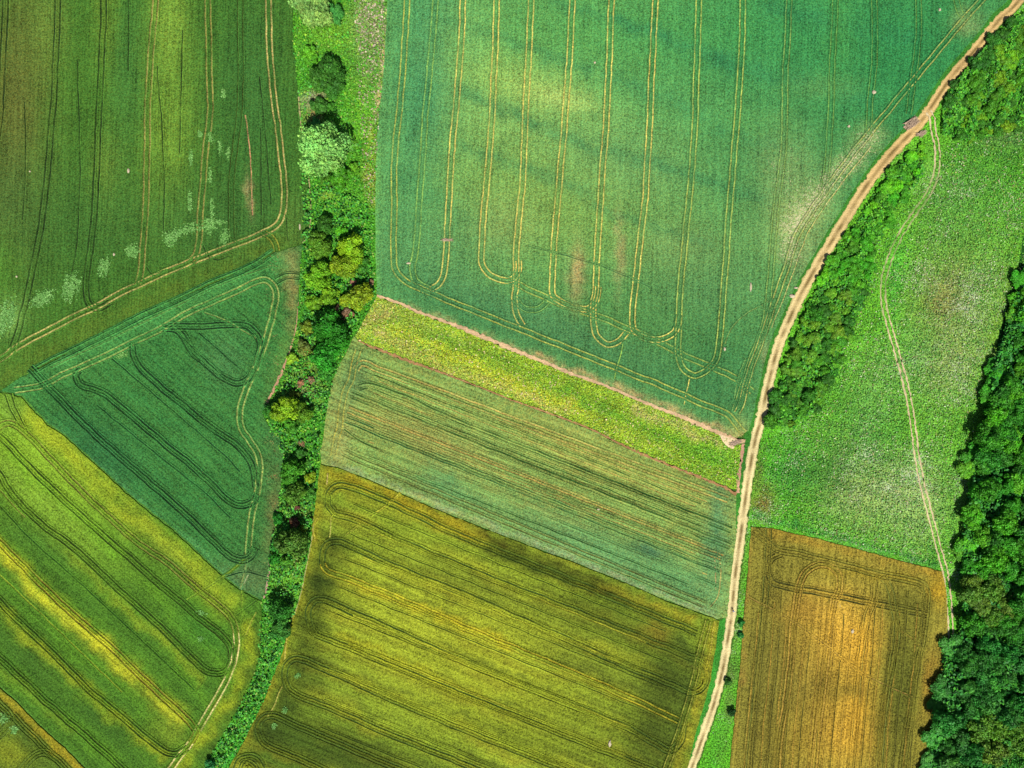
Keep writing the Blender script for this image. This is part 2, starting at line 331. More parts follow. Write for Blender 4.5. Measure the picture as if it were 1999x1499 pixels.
sheet('meadow', mead, 0.02, surf('meadow_grass', ang=65, fine=0.8, streak=0.2, med=0.25, speck=tuple(C(215, 225, 190)), fs=1.5, bump=0.9), col_m, 9,
      lambda x, y: np.clip(0.34 + 0.12 * wob(x, y, 25, 5) + 0.2 * wob(x, y, 110, 2) + 0.25 * np.exp(-((x - 1740) / 80) ** 2 - ((y - 950) / 70) ** 2) + 0.25 * np.exp(-((x - 1880) / 80) ** 2 - ((y - 640) / 100) ** 2), 0, .9), skirt=False)
tag(bpy.data.objects['meadow'], 'flowering meadow with whitish speckles between the dirt road and the wood', 'meadow', None, 'structure')

verge = np.vstack([road_l[::1], [(1290, 1620)], np.array(E8R)[::-1], [(1398, 1207), (1420, 1205), (1428, 1130), (1437, 1050), (1441, 965)], [(1449, 866), (1454, 862)]])
vl = np.vstack([offs(ROAD, 0), np.array([(1290, 1610)]), np.array(E8R)[::-1][1:], [(1415, 1205), (1422, 1130), (1432, 1050), (1436, 966), (1446, 866)], E5R[::-1] + [-3, 0]])
sheet('grass_verge', vl, 0.012, gm, lambda x, y: paint(x, y, C(62, 135, 45), [('l', [(1440, 1000), (1415, 1200), (1390, 1330), (1340, 1499)], 12, C(65, 165, 50), .9)]), 9, lambda x, y: 0.2 + 0 * x, skirt=False)
tag(bpy.data.objects['grass_verge'], 'narrow green grass verge along the left side of the dirt road', 'grass verge', None, 'structure')

# ------------------------------------------------------------------ crop fields
Z = 0.3
def field(name, poly, mat, base, patches, lines, rut, label, spkf=None, z=Z, step=8, rugged=0.5, **kw):
    f = lambda x, y: paint(x, y, base, patches)
    tr = tracks(lines, z, f, rut, **kw) if lines else None
    o = sheet(name, poly, z, mat, f, step, spkf, tr, True, rugged)
    return tag(o, label, 'crop field', None, 'structure')

F1L = [
 ([(16, -160), (14, 0), (9, 90), (5, 180), (1, 240), (-12, 330)], 2),
 ([(116, -160), (115, 0), (112, 90), (108, 180), (102, 255), (94, 345), (87, 410), (79, 460), (67, 520), (55, 580), (45, 618), (35, 655), (22, 685), (0, 703), (-40, 725)], 2),
 ([(205, -160), (204, 0), (203, 60), (197, 180), (193, 270), (188, 390), (180, 475), (172, 535), (170, 575), (178, 595), (198, 601), (216, 590)], 2),
 ([(308, -160), (305, 0), (296, 105), (290, 210), (288, 330), (285, 420), (281, 475), (277, 525), (270, 556)], 2, C(140, 146, 76)),
 ([(406, -160), (407, 0), (410, 150), (411, 225), (402, 300), (393, 410), (389, 475), (378, 505), (352, 522)], 2, C(140, 146, 76)),
 ([(470, -160), (470, 0), (471, 150), (468, 225), (459, 300), (453, 360), (453, 430), (456, 474)], 2, C(60, 90, 35), .7),
 ([(524, -160), (525, 0), (527, 90), (534, 180), (546, 270), (554, 345), (556, 395), (552, 421), (540, 442), (510, 458), (465, 476), (420, 494), (375, 511), (330, 530), (285, 550), (240, 571), (192, 598), (156, 614), (105, 640), (60, 664), (24, 685), (0, 701), (-60, 735)], 2, C(178, 174, 104)),
 ([(153, 120), (156, 240), (158, 330), (152, 470), (140, 540)], 1), ([(50, 200), (52, 320), (46, 430)], 1), ([(308, 130), (318, 260), (322, 380), (320, 450)], 1), ([(507, 150), (518, 250), (530, 400)], 1),
 ([(480, 225), (489, 300), (494, 420)], 1, C(190, 150, 110)), ([(510, 250), (511, 420)], 1), ([(253, 0), (252, 140)], 1), ([(358, 60), (352, 300)], 1),
 ([(396, 475), (405, 496), (426, 508), (446, 500)], 1), ([(516, 455), (534, 468), (541, 490)], 2, C(150, 160, 60), .7), ([(286, 520), (300, 535), (330, 528)], 1), ([(560, 420), (562, 470)], 1)]
F1P = [('g', 460, 300, 130, 250, 0, C(52, 104, 40), .5), ('g', 120, 500, 200, 120, 0, C(52, 100, 36), .5), ('g', 30, 200, 60, 240, 3, C(98, 106, 48), .75), ('g', 20, 380, 50, 80, 0, C(75, 110, 50), .6), ('g', 330, 60, 34, 90, 4, C(122, 168, 58), .8), ('g', 330, 260, 45, 120, 4, C(112, 158, 52), .7), ('g', 205, 330, 22, 60, 2, C(118, 155, 55), .5),
      ('g', 250, 130, 30, 150, 2, C(62, 118, 50), .7), ('g', 490, 200, 60, 200, 0, C(58, 112, 50), .75), ('g', 90, 60, 30, 80, 3, C(105, 140, 55), .5), ('g', 205, 30, 18, 100, 0, C(110, 150, 50), .5),
      ('g', 160, 430, 150, 90, 0, C(62, 110, 46), .6), ('g', 440, 440, 110, 70, 0, C(62, 112, 50), .6), ('l', [(0, 745), (180, 640), (360, 555), (560, 470)], 24, C(82, 118, 38), .8), ('g', 0, 540, 30, 60, 0, C(80, 150, 45), .4),
      ('g', 489, 380, 5, 30, -3, C(170, 160, 110), .6), ('g', 20, 620, 24, 30, 30, C(130, 185, 90), .6), ('g', 575, 440, 20, 50, 0, C(85, 125, 50), .5)]
field('crop_field', np.vstack([[(-160, -160)], E1, B12[1:]]), surf('wheat_a', ang=88, fine=0.42, streak=0.32, med=0.14, speck=tuple(C(190, 180, 110)), fs=1.7, row=0.35, rowp=1.0), C(66, 118, 40), F1P, F1L, C(40, 66, 32),
      'dark green crop field with near vertical wheel tracks and pale weed patches, top left', lambda x, y: 0.12 + 0.0 * x, edge_gain=1.35)

F2L = [
 ([(537, 490), (495, 519), (420, 550), (360, 580), (285, 613), (210, 652), (135, 688), (70, 722)], 2, C(35, 80, 45), .6), 
 ([(525, 520), (440, 552), (360, 590), (285, 628), (210, 665), (100, 718)], 1, C(90, 140, 70)),
 ([(30, 762), (60, 758), (90, 751), (120, 733), (156, 718), (210, 694), (270, 664), (324, 637), (375, 608), (420, 587), (465, 568), (495, 553), (519, 547), (535, 559), (540, 580), (534, 610), (522, 655), (510, 691), (495, 730), (480, 764), (470, 800), (471, 833), (486, 857), (503, 884), (508, 917), (502, 965), (493, 1004), (486, 1060), (486, 1085)], 2, C(140, 170, 90)),
 ([(318, 641), (345, 644), (363, 664), (378, 688), (405, 712), (435, 736), (462, 748), (486, 739), (496, 720)], 2),
 ([(330, 637), (405, 636), (474, 634), (495, 646), (507, 664), (507, 688), (500, 715)], 2),
 ([(400, 610), (440, 625), (500, 660)], 1, C(120, 150, 80)),
 ([(261, 670), (263, 694), (279, 721), (315, 755), (360, 791), (405, 828), (456, 863), (486, 893), (497, 923), (500, 950)], 2),
 ([(159, 721), (150, 733), (159, 751), (186, 760), (212, 773), (246, 801), (284, 833), (330, 872), (375, 908), (411, 941), (444, 974), (468, 986), (492, 981), (504, 965)], 2),
 ([(60, 718), (99, 759), (135, 797), (168, 830), (210, 869), (255, 908), (300, 947), (345, 986), (390, 1028), (426, 1064), (450, 1085), (474, 1093), (492, 1085), (500, 1070)], 2),
 ([(585, 540), (560, 540), (540, 550)], 2, C(40, 80, 45), .6), ([(482, 1090), (478, 1118), (470, 1150)], 1, C(130, 160, 90)), ([(440, 1125), (480, 1116), (520, 1124)], 1), ([(475, 1142), (486, 1122)], 1, C(150, 170, 120)),
 ([(220, 700), (300, 768), (430, 880), (470, 920)], 1, C(30, 75, 42)), ([(190, 790), (300, 880), (400, 960), (450, 1010)], 1, C(30, 75, 42)), ([(360, 660), (440, 740)], 1, C(30, 75, 42)), ([(390, 650), (470, 720)], 1, C(30, 75, 42))]
F2P = [('l', [(40, 745), (200, 680), (380, 595), (560, 515)], 22, C(70, 142, 70), .8), ('g', 570, 560, 12, 80, -3, C(150, 140, 85), .7), ('g', 530, 900, 18, 160, 3, C(75, 115, 60), .55), ('g', 535, 1000, 12, 60, 5, C(125, 115, 70), .5),
      ('g', 440, 700, 40, 50, 0, C(72, 125, 75), .5), ('g', 330, 730, 60, 30, 40, C(55, 125, 60), .5), ('s', 40, 34, 0, C(52, 128, 62), .5), ('g', 480, 1130, 50, 30, 0, C(95, 120, 75), .6), ('g', 555, 700, 14, 60, 20, C(90, 140, 60), .6),
      ('l', [(96, 827), (180, 896), (249, 959), (339, 1031), (420, 1106), (474, 1151)], 5, C(90, 165, 95), .6), ('g', 200, 880, 90, 40, 42, C(35, 100, 62), .5)]
field('crop_field', np.vstack([E2, B23[1:], [(-160, 865)], np.array(B12)[::-1] + [0, 3]]), surf('wheat_b', ang=-41, fine=0.45, streak=0.38, med=0.12, speck=tuple(C(205, 150, 100)), fs=1.7, row=0.3, rowp=0.9), C(58, 122, 56), F2P, F2L, C(30, 66, 38),
      'dark bluish green crop field with looping wheel tracks, left of the hedgerow', lambda x, y: np.clip(0.12 + 0.25 * np.exp(-((x - 535) / 25) ** 2) + 0.1 * wob(x, y, 40, 3), 0, .5), edge_gain=1.5)

YB = C(150, 165, 34); YG = C(112, 165, 35)
F3L = [
 ([(-10, 845), (2, 832), (14, 826), (32, 830), (54, 846), (90, 884), (135, 932), (180, 977), (225, 1018), (270, 1058), (330, 1099), (375, 1139), (420, 1175), (447, 1199), (460, 1223), (463, 1259)], 2, C(120, 125, 55)), ([(461, 1235), (463, 1259), (453, 1304), (432, 1349), (402, 1400), (378, 1442), (351, 1478), (330, 1506), (290, 1560)], 2, C(225, 212, 140), 0.95),
 ([(-10, 842), (18, 866), (45, 896), (90, 941), (135, 983), (180, 1023), (225, 1063), (255, 1088), (300, 1129), (345, 1166), (390, 1205), (429, 1235), (449, 1259), (453, 1283), (447, 1305)], 2),
 ([(-40, 870), (0, 923), (18, 953), (45, 986), (90, 1028), (135, 1060), (180, 1099), (225, 1142), (270, 1182), (315, 1223), (360, 1268), (396, 1303), (420, 1313), (441, 1309), (453, 1289)], 2),
 ([(-60, 1000), (0, 1057), (45, 1102), (90, 1147), (135, 1190), (180, 1229), (225, 1268), (270, 1313), (315, 1355), (354, 1391), (376, 1413), (384, 1430), (375, 1449)], 2, C(120, 110, 40)),
 ([(-60, 1112), (0, 1172), (45, 1217), (90, 1259), (135, 1304), (180, 1349), (225, 1385), (270, 1424), (315, 1460), (345, 1470), (366, 1457)], 2),
 ([(-60, 1230), (0, 1283), (45, 1325), (90, 1367), (135, 1406), (180, 1445), (240, 1499), (340, 1590)], 2),
 ([(24, 768), (30, 790), (42, 815), (56, 842)], 1), ([(12, 770), (22, 800), (40, 830)], 1),
 ([(0, 985), (60, 1050), (150, 1130), (290, 1260), (380, 1345)], 1, C(45, 85, 30)), ([(0, 1120), (100, 1215), (240, 1350)], 1, C(130, 150, 40)), ([(0, 955), (50, 1010)], 1, C(130, 130, 60)),
 ([(365, 1170), (430, 1130), (480, 1090)], 1, C(120, 150, 50)), ([(473, 1151), (473, 1200)], 1, C(120, 150, 50)), ([(462, 1200), (500, 1172)], 1, C(60, 90, 40)), ([(480, 1240), (500, 1195)], 1, C(150, 160, 60))]
F3P = [('s', 43, 58, 0, C(96, 148, 34), .6), ('g', 70, 920, 150, 60, 43, C(146, 186, 44), .75), ('g', 110, 1000, 130, 30, 43, C(126, 165, 50), .5), ('l', [(60, 812), (100, 843), (180, 930), (270, 1018), (400, 1130), (445, 1180)], 24, C(160, 178, 36), .85), ('l', [(0, 860), (20, 885), (80, 945), (150, 1005), (230, 1075)], 12, C(112, 172, 34), .55),
      ('l', [(10, 920), (60, 960), (130, 1010)], 20, C(110, 150, 45), .6), ('l', [(130, 1080), (230, 1170), (330, 1260), (390, 1320)], 10, C(135, 160, 35), .75), ('l', [(-30, 1040), (30, 1105), (90, 1165), (140, 1212), (200, 1262), (280, 1335), (350, 1400)], 15, C(196, 200, 40), .9),
      ('l', [(-30, 1160), (60, 1248), (130, 1312), (200, 1375), (320, 1475)], 12, C(145, 160, 30), .8), ('l', [(0, 1300), (60, 1350), (140, 1430)], 10, C(110, 140, 35), .6), ('l', [(485, 1220), (486, 1290), (462, 1345), (430, 1398), (390, 1450), (350, 1510)], 14, C(150, 165, 30), .8),
      ('l', [(506, 1200), (505, 1270), (480, 1340), (440, 1410), (400, 1480)], 9, C(62, 92, 28), .7), ('g', 20, 800, 20, 25, 0, C(120, 160, 55), .7), ('g', 400, 1240, 50, 22, 40, C(60, 125, 40), .6), ('g', 330, 1090, 60, 16, 42, C(62, 110, 42), .5),
      ('g', 330, 1430, 34, 22, 30, C(120, 140, 35), .6), ('g', 60, 1290, 110, 16, 43, C(62, 100, 34), .7), ('g', 100, 1080, 90, 20, 43, C(64, 112, 40), .6), ('g', 200, 1410, 90, 14, 43, C(58, 95, 32), .6)]
field('crop_field', np.vstack([E3, np.array(B34)[::-1], [(-160, 865)], np.array(B23)[::-1] + [-3, 3]]), surf('wheat_c', second=(1.2, 1.06, 0.75), ang=-42, fine=0.45, streak=0.34, med=0.12, speck=tuple(C(170, 175, 60)), fs=1.7, row=0.3, rowp=0.9), C(72, 118, 34), F3P, F3L, C(56, 80, 28),
      'green crop field with yellow ripening bands running diagonally, bottom left', lambda x, y: 0.1 + 0 * x, edge_gain=1.45, ridge=0.24)
F4L = [([(-20, 1350), (0, 1373), (17, 1391), (21, 1409), (0, 1436), (-20, 1445)], 2), ([(27, 1397), (60, 1430), (96, 1466), (132, 1500), (200, 1570)], 2), ([(36, 1510), (66, 1476), (90, 1468), (110, 1480)], 2)]
field('crop_field', np.vstack([np.array(B34) + [-4, 3], [(-160, 1620)]]), surf('wheat_d', second=(1.2, 1.05, 0.8), ang=-42, fine=0.45, streak=0.25, med=0.15, fs=1.7, row=0.3), C(85, 115, 35),
      [('l', [(-20, 1335), (50, 1395), (110, 1450), (170, 1510)], 13, C(168, 150, 30), .85), ('g', 20, 1470, 40, 30, 0, C(135, 145, 30), .7), ('g', 50, 1430, 14, 30, -45, C(60, 90, 32), .6)], F4L, C(95, 120, 45),
      'small crop field with an orange yellow edge in the bottom left corner', edge_gain=1.2)

# big pale green field
PY = C(205, 205, 105); PG = C(130, 185, 90)
F5L = [
 ([(796, -160), (795, 0), (790, 90), (781, 210), (775, 255), (770, 330), (770, 400), (769, 505), (775, 532), (793, 550), (820, 563), (844, 574), (880, 589), (940, 613), (1000, 637), (1060, 661), (1120, 685), (1180, 709), (1240, 733), (1300, 757), (1360, 784), (1405, 802), (1424, 812), (1436, 828), (1452, 846)], 2, C(165, 185, 85)),
 ([(853, -160), (850, 0), (841, 120), (832, 210), (826, 300), (818, 410), (812, 490), (806, 520), (808, 541), (820, 556), (844, 567)], 2, PG),
 ([(905, -160), (904, 0), (898, 120), (886, 255), (880, 330), (876, 410), (872, 475), (868, 529), (859, 553), (841, 566)], 2, PY),
 ([(972, -160), (970, 0), (965, 135), (958, 270), (946, 400), (940, 490), (941, 517), (955, 535), (979, 547), (1000, 546), (1012, 529), (1012, 510)], 2, PY),
 ([(1038, -160), (1037, 0), (1033, 90), (1025, 240), (1022, 330), (1015, 410), (1009, 475), (1007, 505), (1008, 545), (1005, 585), (1008, 612), (1020, 636)], 2, PY),
 ([(985, 549), (1006, 553), (1045, 572), (1081, 588), (1105, 598), (1150, 612), (1195, 629), (1234, 646), (1285, 668), (1330, 692), (1375, 711), (1414, 728), (1447, 746), (1468, 765)], 2, C(150, 180, 85)),
 ([(1118, -160), (1117, 0), (1111, 120), (1102, 240), (1093, 345), (1087, 410), (1081, 490), (1078, 566), (1090, 586), (1120, 601), (1147, 603), (1163, 588), (1168, 560)], 2, PY),
 ([(1194, -160), (1193, 0), (1189, 120), (1183, 240), (1174, 360), (1171, 410), (1164, 520), (1163, 568), (1159, 592), (1159, 640), (1171, 664), (1189, 673), (1210, 664), (1225, 647)], 2, PY),
 ([(1004, 580), (1012, 592), (1027, 604), (1051, 604), (1069, 589)], 2, PG, .7), ([(820, 560), (830, 578), (850, 582)], 1, PG),
 ([(1280, -160), (1279, 0), (1273, 120), (1268, 240), (1261, 360), (1257, 410), (1249, 475), (1239, 565), (1234, 628), (1241, 649), (1262, 661), (1285, 663), (1306, 656), (1321, 641), (1327, 615)], 2, PY),
 ([(1366, -160), (1364, 0), (1360, 120), (1354, 280), (1340, 440), (1329, 550), (1324, 644), (1324, 692), (1333, 719), (1354, 734), (1378, 725), (1396, 704), (1402, 680), (1408, 620), (1415, 530), (1424, 400), (1436, 260), (1446, 120), (1450, 0), (1452, -160)], 2, C(165, 195, 95)),
 ([(1542, -160), (1540, 0), (1532, 160), (1530, 280), (1518, 380), (1508, 480), (1501, 570), (1490, 640), (1469, 695), (1453, 745), (1436, 796)], 2, C(130, 175, 90), .8),
 ([(1632, -160), (1630, 0), (1624, 120), (1620, 240), (1612, 340), (1604, 380)], 2, C(110, 165, 80), .7), ([(1706, -160), (1706, 0), (1706, 120), (1697, 200), (1696, 262)], 2, C(100, 155, 75), .7), ([(1792, -160), (1792, 0), (1791, 80), (1781, 160), (1772, 224)], 2, C(100, 155, 75), .7),
 ([(1990, -90), (1916, 0), (1880, 40), (1800, 136), (1740, 208), (1680, 282), (1620, 362), (1560, 452), (1536, 520), (1513, 584), (1501, 618), (1480, 680), (1460, 735), (1448, 785), (1438, 806)], 2, C(160, 180, 95)),
 ([(1700, 286), (1640, 362), (1580, 450), (1552, 520), (1530, 580), (1505, 640)], 1, C(195, 200, 120)), ([(1862, -20), (1872, 24), (1888, 40)], 2, C(110, 165, 80), .7),
 ([(1415, 672), (1428, 640), (1460, 610), (1490, 595), (1505, 585)], 1, C(120, 150, 80)), ([(1478, 598), (1500, 604), (1515, 600)], 1, C(100, 150, 80)), ([(1216, 660), (1212, 690), (1203, 720), (1200, 740)], 1, C(150, 205, 90)),
 ([(1030, 480), (1160, 515), (1270, 560)], 1, C(60, 110, 70)), ([(1345, 740), (1335, 790)], 1), ([(1430, 800), (1440, 740), (1455, 700)], 1, C(110, 160, 85))]
def dstreak(a, b, w=11, k=.5): return ('l', [a, ((a[0] + b[0]) / 2, (a[1] + b[1]) / 2 - 3), b], w, C(44, 126, 80), k * .85)
F5P = [('l', [(1720, 250), (1600, 330), (1540, 330)], 34, C(120, 168, 96), .45), ('g', 1030, 220, 240, 140, 15, C(128, 180, 92), .75), ('g', 1220, 180, 200, 80, 15, C(88, 165, 88), .5), ('g', 800, 300, 70, 300, 0, C(78, 158, 88), .5), ('g', 1780, 120, 260, 260, 0, C(44, 132, 72), .95), ('g', 1500, 60, 250, 120, 0, C(44, 138, 76), .7), ('g', 1480, 330, 160, 120, 0, C(52, 132, 74), .5), ('g', 1150, 60, 300, 80, 0, C(72, 158, 78), .5), ('g', 790, 200, 40, 260, 0, C(64, 146, 90), .5), ('g', 840, 130, 40, 200, 4, C(48, 134, 92), .65),
      ('g', 1010, 160, 110, 36, 18, C(140, 190, 92), .75), ('g', 1090, 190, 60, 22, 15, C(170, 204, 108), .6), ('g', 900, 60, 50, 60, 0, C(110, 175, 95), .6), ('g', 1080, 400, 190, 90, 12, C(118, 165, 76), .75), ('g', 980, 440, 60, 50, 0, C(135, 165, 88), .5),
      ('g', 1230, 320, 120, 60, 15, C(100, 158, 90), .6), ('g', 1150, 680, 300, 40, 21, C(62, 122, 72), .8), ('g', 1400, 700, 100, 100, 0, C(54, 122, 70), .8), ('g', 900, 600, 120, 26, 21, C(56, 122, 72), .7), ('g', 1260, 620, 160, 50, 15, C(66, 126, 64), .6), ('g', 1380, 560, 120, 60, 0, C(82, 138, 80), .6), ('g', 1330, 480, 80, 40, 0, C(112, 150, 85), .5),
      ('g', 850, 480, 110, 60, 0, C(86, 148, 88), .6), ('g', 1000, 600, 200, 30, 21, C(78, 138, 86), .5),
      dstreak((870, 40), (1150, 140)), dstreak((900, 180), (1160, 290), 12, .6), dstreak((900, 290), (1140, 370)), dstreak((1080, 10), (1290, 70)), dstreak((1200, 48), (1420, 125), 14), dstreak((1190, 150), (1400, 235), 14), dstreak((1180, 290), (1500, 390), 14), dstreak((1400, 250), (1520, 290)), dstreak((1150, 400), (1380, 480)),
      dstreak((1400, 120), (1700, 200), 16), dstreak((1500, 20), (1780, 80), 16), dstreak((760, 330), (900, 420), 20, .4),
      ('g', 1450, 235, 90, 22, 12, C(85, 160, 85), .6), ('g', 1640, 60, 26, 70, 0, C(72, 155, 75), .5), ('g', 1600, 170, 60, 18, 0, C(95, 160, 85), .5),
      ('g', 1125, 532, 13, 42, 0, C(178, 158, 105), .75), ('g', 1208, 490, 6, 60, 2, C(160, 150, 100), .6), ('l', [(1700, 270), (1640, 335), (1590, 395), (1545, 440), (1530, 490)], 26, C(160, 188, 110), .4), ('g', 1580, 420, 40, 34, 20, C(170, 190, 112), .35), ('g', 1530, 320, 50, 60, 0, C(125, 160, 95), .45), ('g', 1540, 420, 50, 60, 20, C(140, 172, 100), .45), ('g', 1570, 500, 18, 40, 25, C(130, 160, 100), .6),
      ('g', 1492, 690, 10, 22, 0, C(150, 165, 110), .6), ('g', 1885, 45, 24, 22, 0, C(140, 165, 100), .5), ('l', [(1000, 676), (1120, 724), (1255, 777), (1390, 833), (1448, 850)], 6, C(200, 165, 115), .65), ('l', [(780, 588), (880, 624), (1000, 676)], 4, C(170, 170, 110), .5), ('g', 1440, 840, 14, 18, 0, C(165, 180, 100), .6), ('e', [(735, 290), (733, 400), (733, 560)], 3, C(110, 190, 90), .6)]
field('crop_field', np.vstack([STRIP_R, B56[1:-1], np.array(E5R)[::-1], [(2040, -160)]]), surf('wheat_e', ang=88, fine=0.42, streak=0.26, med=0.14, speck=tuple(C(225, 215, 165)), fs=1.7, row=0.14, rowp=1.0), C(90, 156, 84), F5P, F5L, PY,
      'large bluish green field with pale yellow double wheel tracks, top centre beside the dirt road',
      lambda x, y: np.clip(0.1 + 0.55 * np.exp(-(seg_dist([(1700, 270), (1640, 335), (1590, 395), (1540, 450), (1540, 500)], x, y) / 32) ** 2) + 0.35 * np.exp(-((x - 1530) / 50) ** 2 - ((y - 340) / 80) ** 2) + .3 * np.exp(-((x - 1888) / 25) ** 2 - ((y - 45) / 25) ** 2), 0, .8), edge_gain=1.05, half=0.17, ridge=0.2)

# flowering strip
F6P = [('g', 1390, 900, 110, 40, 22, C(86, 172, 30), .9), ('l', [(850, 690), (1000, 750), (1140, 800)], 12, C(195, 215, 50), .7), ('l', [(760, 615), (900, 665), (1050, 730), (1200, 790)], 7, C(100, 150, 40), .6), ('g', 800, 650, 80, 40, 22, C(150, 172, 70), .5), ('l', [(700, 640), (760, 600)], 14, C(185, 165, 105), .7), ('g', 1080, 780, 400, 60, 22, C(140, 178, 44), .5), ('l', [(830, 650), (960, 700), (1080, 750), (1180, 800)], 10, C(90, 150, 35), .6), ('l', [(760, 640), (900, 700), (1040, 765), (1160, 800)], 8, C(175, 195, 40), .8), ('l', [(735, 650), (860, 715), (960, 745), (1100, 800)], 9, C(190, 185, 95), .7),
      ('l', [(1100, 760), (1250, 830), (1400, 900)], 10, C(90, 160, 35), .8), ('l', [(1150, 810), (1300, 880), (1430, 940)], 8, C(150, 175, 45), .7), ('l', [(1240, 800), (1330, 830), (1400, 862)], 8, C(190, 180, 110), .6), ('g', 1410, 900, 26, 30, 0, C(100, 165, 40), .7)]
f6 = np.vstack([np.array(B56)[1:-1] + [0, 3], [(1447, 868), (1440, 955)], np.array(B67)[::-1][1:], [(694, 657), (712, 622), (736, 579)]])
def col6(x, y): return paint(x, y, C(150, 190, 46), F6P)
sheet('flower_strip', f6, 0.08, surf('flower_strip', ang=-22, fine=0.7, streak=0.45, med=0.25, speck=tuple(C(235, 205, 160)), fs=1.6, bump=0.8), col6, 7, lambda x, y: np.clip(0.25 + 0.25 * wob(x, y, 40, 5), 0, .6), skirt=True, rugged=.8)
tag(bpy.data.objects['flower_strip'], 'yellow green fallow strip with pinkish blossom between two ploughed edges', 'fallow strip', None, 'structure')

def ext(a, b, s=0.4, n=5):
    "straight drilling line from a to x=b at the slope of the rows"
    return [(a[0] + (b - a[0]) * t, a[1] + (b - a[0]) * t * s) for t in np.linspace(0, 1, n)]
DK = C(50, 95, 42)
F7L = [([(700, 684), (692, 712), (686, 740), (676, 762), (669, 785), (666, 805), (664, 835), (658, 855), (652, 890)], 2, C(165, 175, 80), .8),
 ([(696, 722), (704, 710), (716, 710), (740, 722), (790, 740), (900, 781), (1000, 819), (1200, 893), (1300, 930), (1420, 975)], 2, C(175, 170, 90)),
 ([(700, 756), (716, 752), (740, 758), (800, 780), (840, 800), (900, 826), (1000, 866), (1200, 945), (1300, 985), (1428, 1034)], 2, DK),
 ([(686, 770), (720, 784), (780, 808), (840, 832), (900, 857), (1000, 897), (1200, 976), (1300, 1016), (1425, 1066)], 2, DK),
 ([(680, 800)] + ext((720, 816), 1410, .395), 2, C(175, 165, 85)), ([(676, 818), (700, 828)] + ext((740, 845), 1405, .4), 2, C(60, 110, 60), .8),
 ([(670, 836)] + ext((720, 868), 1400, .405), 1, DK), (ext((670, 884), 1375, .42), 2, C(110, 130, 65), .8), (ext((740, 875), 1395, .405), 1, C(175, 165, 95)),
 ([(1402, 1075), (1406, 1110), (1402, 1160), (1385, 1185)], 1, C(165, 165, 95)), ([(1395, 1085), (1397, 1150)], 1, C(150, 150, 95))]
for k in range(16): F7L.append((ext((720 + 10 * (k % 3), 720 + 11.5 * k + rng.uniform(-3, 3)), 1380 - 12 * (k % 4), 0.395, 6), 1, DK if k % 2 else C(170, 165, 85), .8))
F7P = [('s', 21.6, 24, 0, C(150, 158, 76), .55), ('g', 820, 850, 120, 30, 22, C(150, 150, 80), .5), ('g', 1180, 900, 200, 40, 21, C(150, 160, 72), .5), ('g', 690, 740, 20, 50, 20, C(85, 130, 80), .7), ('g', 1180, 1080, 190, 40, 22, C(84, 148, 92), .75), ('g', 880, 960, 70, 20, 22, C(85, 150, 90), .7),
      ('g', 1270, 1075, 26, 10, 10, C(45, 110, 90), .7), ('g', 1400, 1030, 22, 120, 5, C(68, 138, 95), .7), ('g', 870, 930, 34, 16, 22, C(72, 130, 80), .6), ('l', [(640, 905), (780, 955), (915, 1010), (1125, 1092), (1395, 1200)], 6, C(140, 165, 120), .7), ('g', 660, 870, 20, 60, 5, C(150, 150, 90), .5), ('g', 1330, 1130, 60, 24, 24, C(85, 155, 95), .6)]
field('crop_field', np.vstack([np.array(B67) + [0, 2], [(1436, 1050), (1426, 1130), (1418, 1205)], np.array(B78)[::-1], np.array(STRIP_R2)[::-1][:-2]]), surf('wheat_f', ang=-21.8, fine=0.42, streak=0.5, med=0.12, speck=tuple(C(215, 185, 125)), fs=1.7, sl=0.035, ss=1.1, row=0.4, rowp=1.1), C(122, 164, 82), F7P, F7L, C(165, 165, 85),
      'mottled green and tan field with close drill rows in the centre, below the fallow strip', lambda x, y: 0.22 + .1 * wob(x, y, 50, 2), z=0.27, edge_gain=1.12, ridge=0.2)

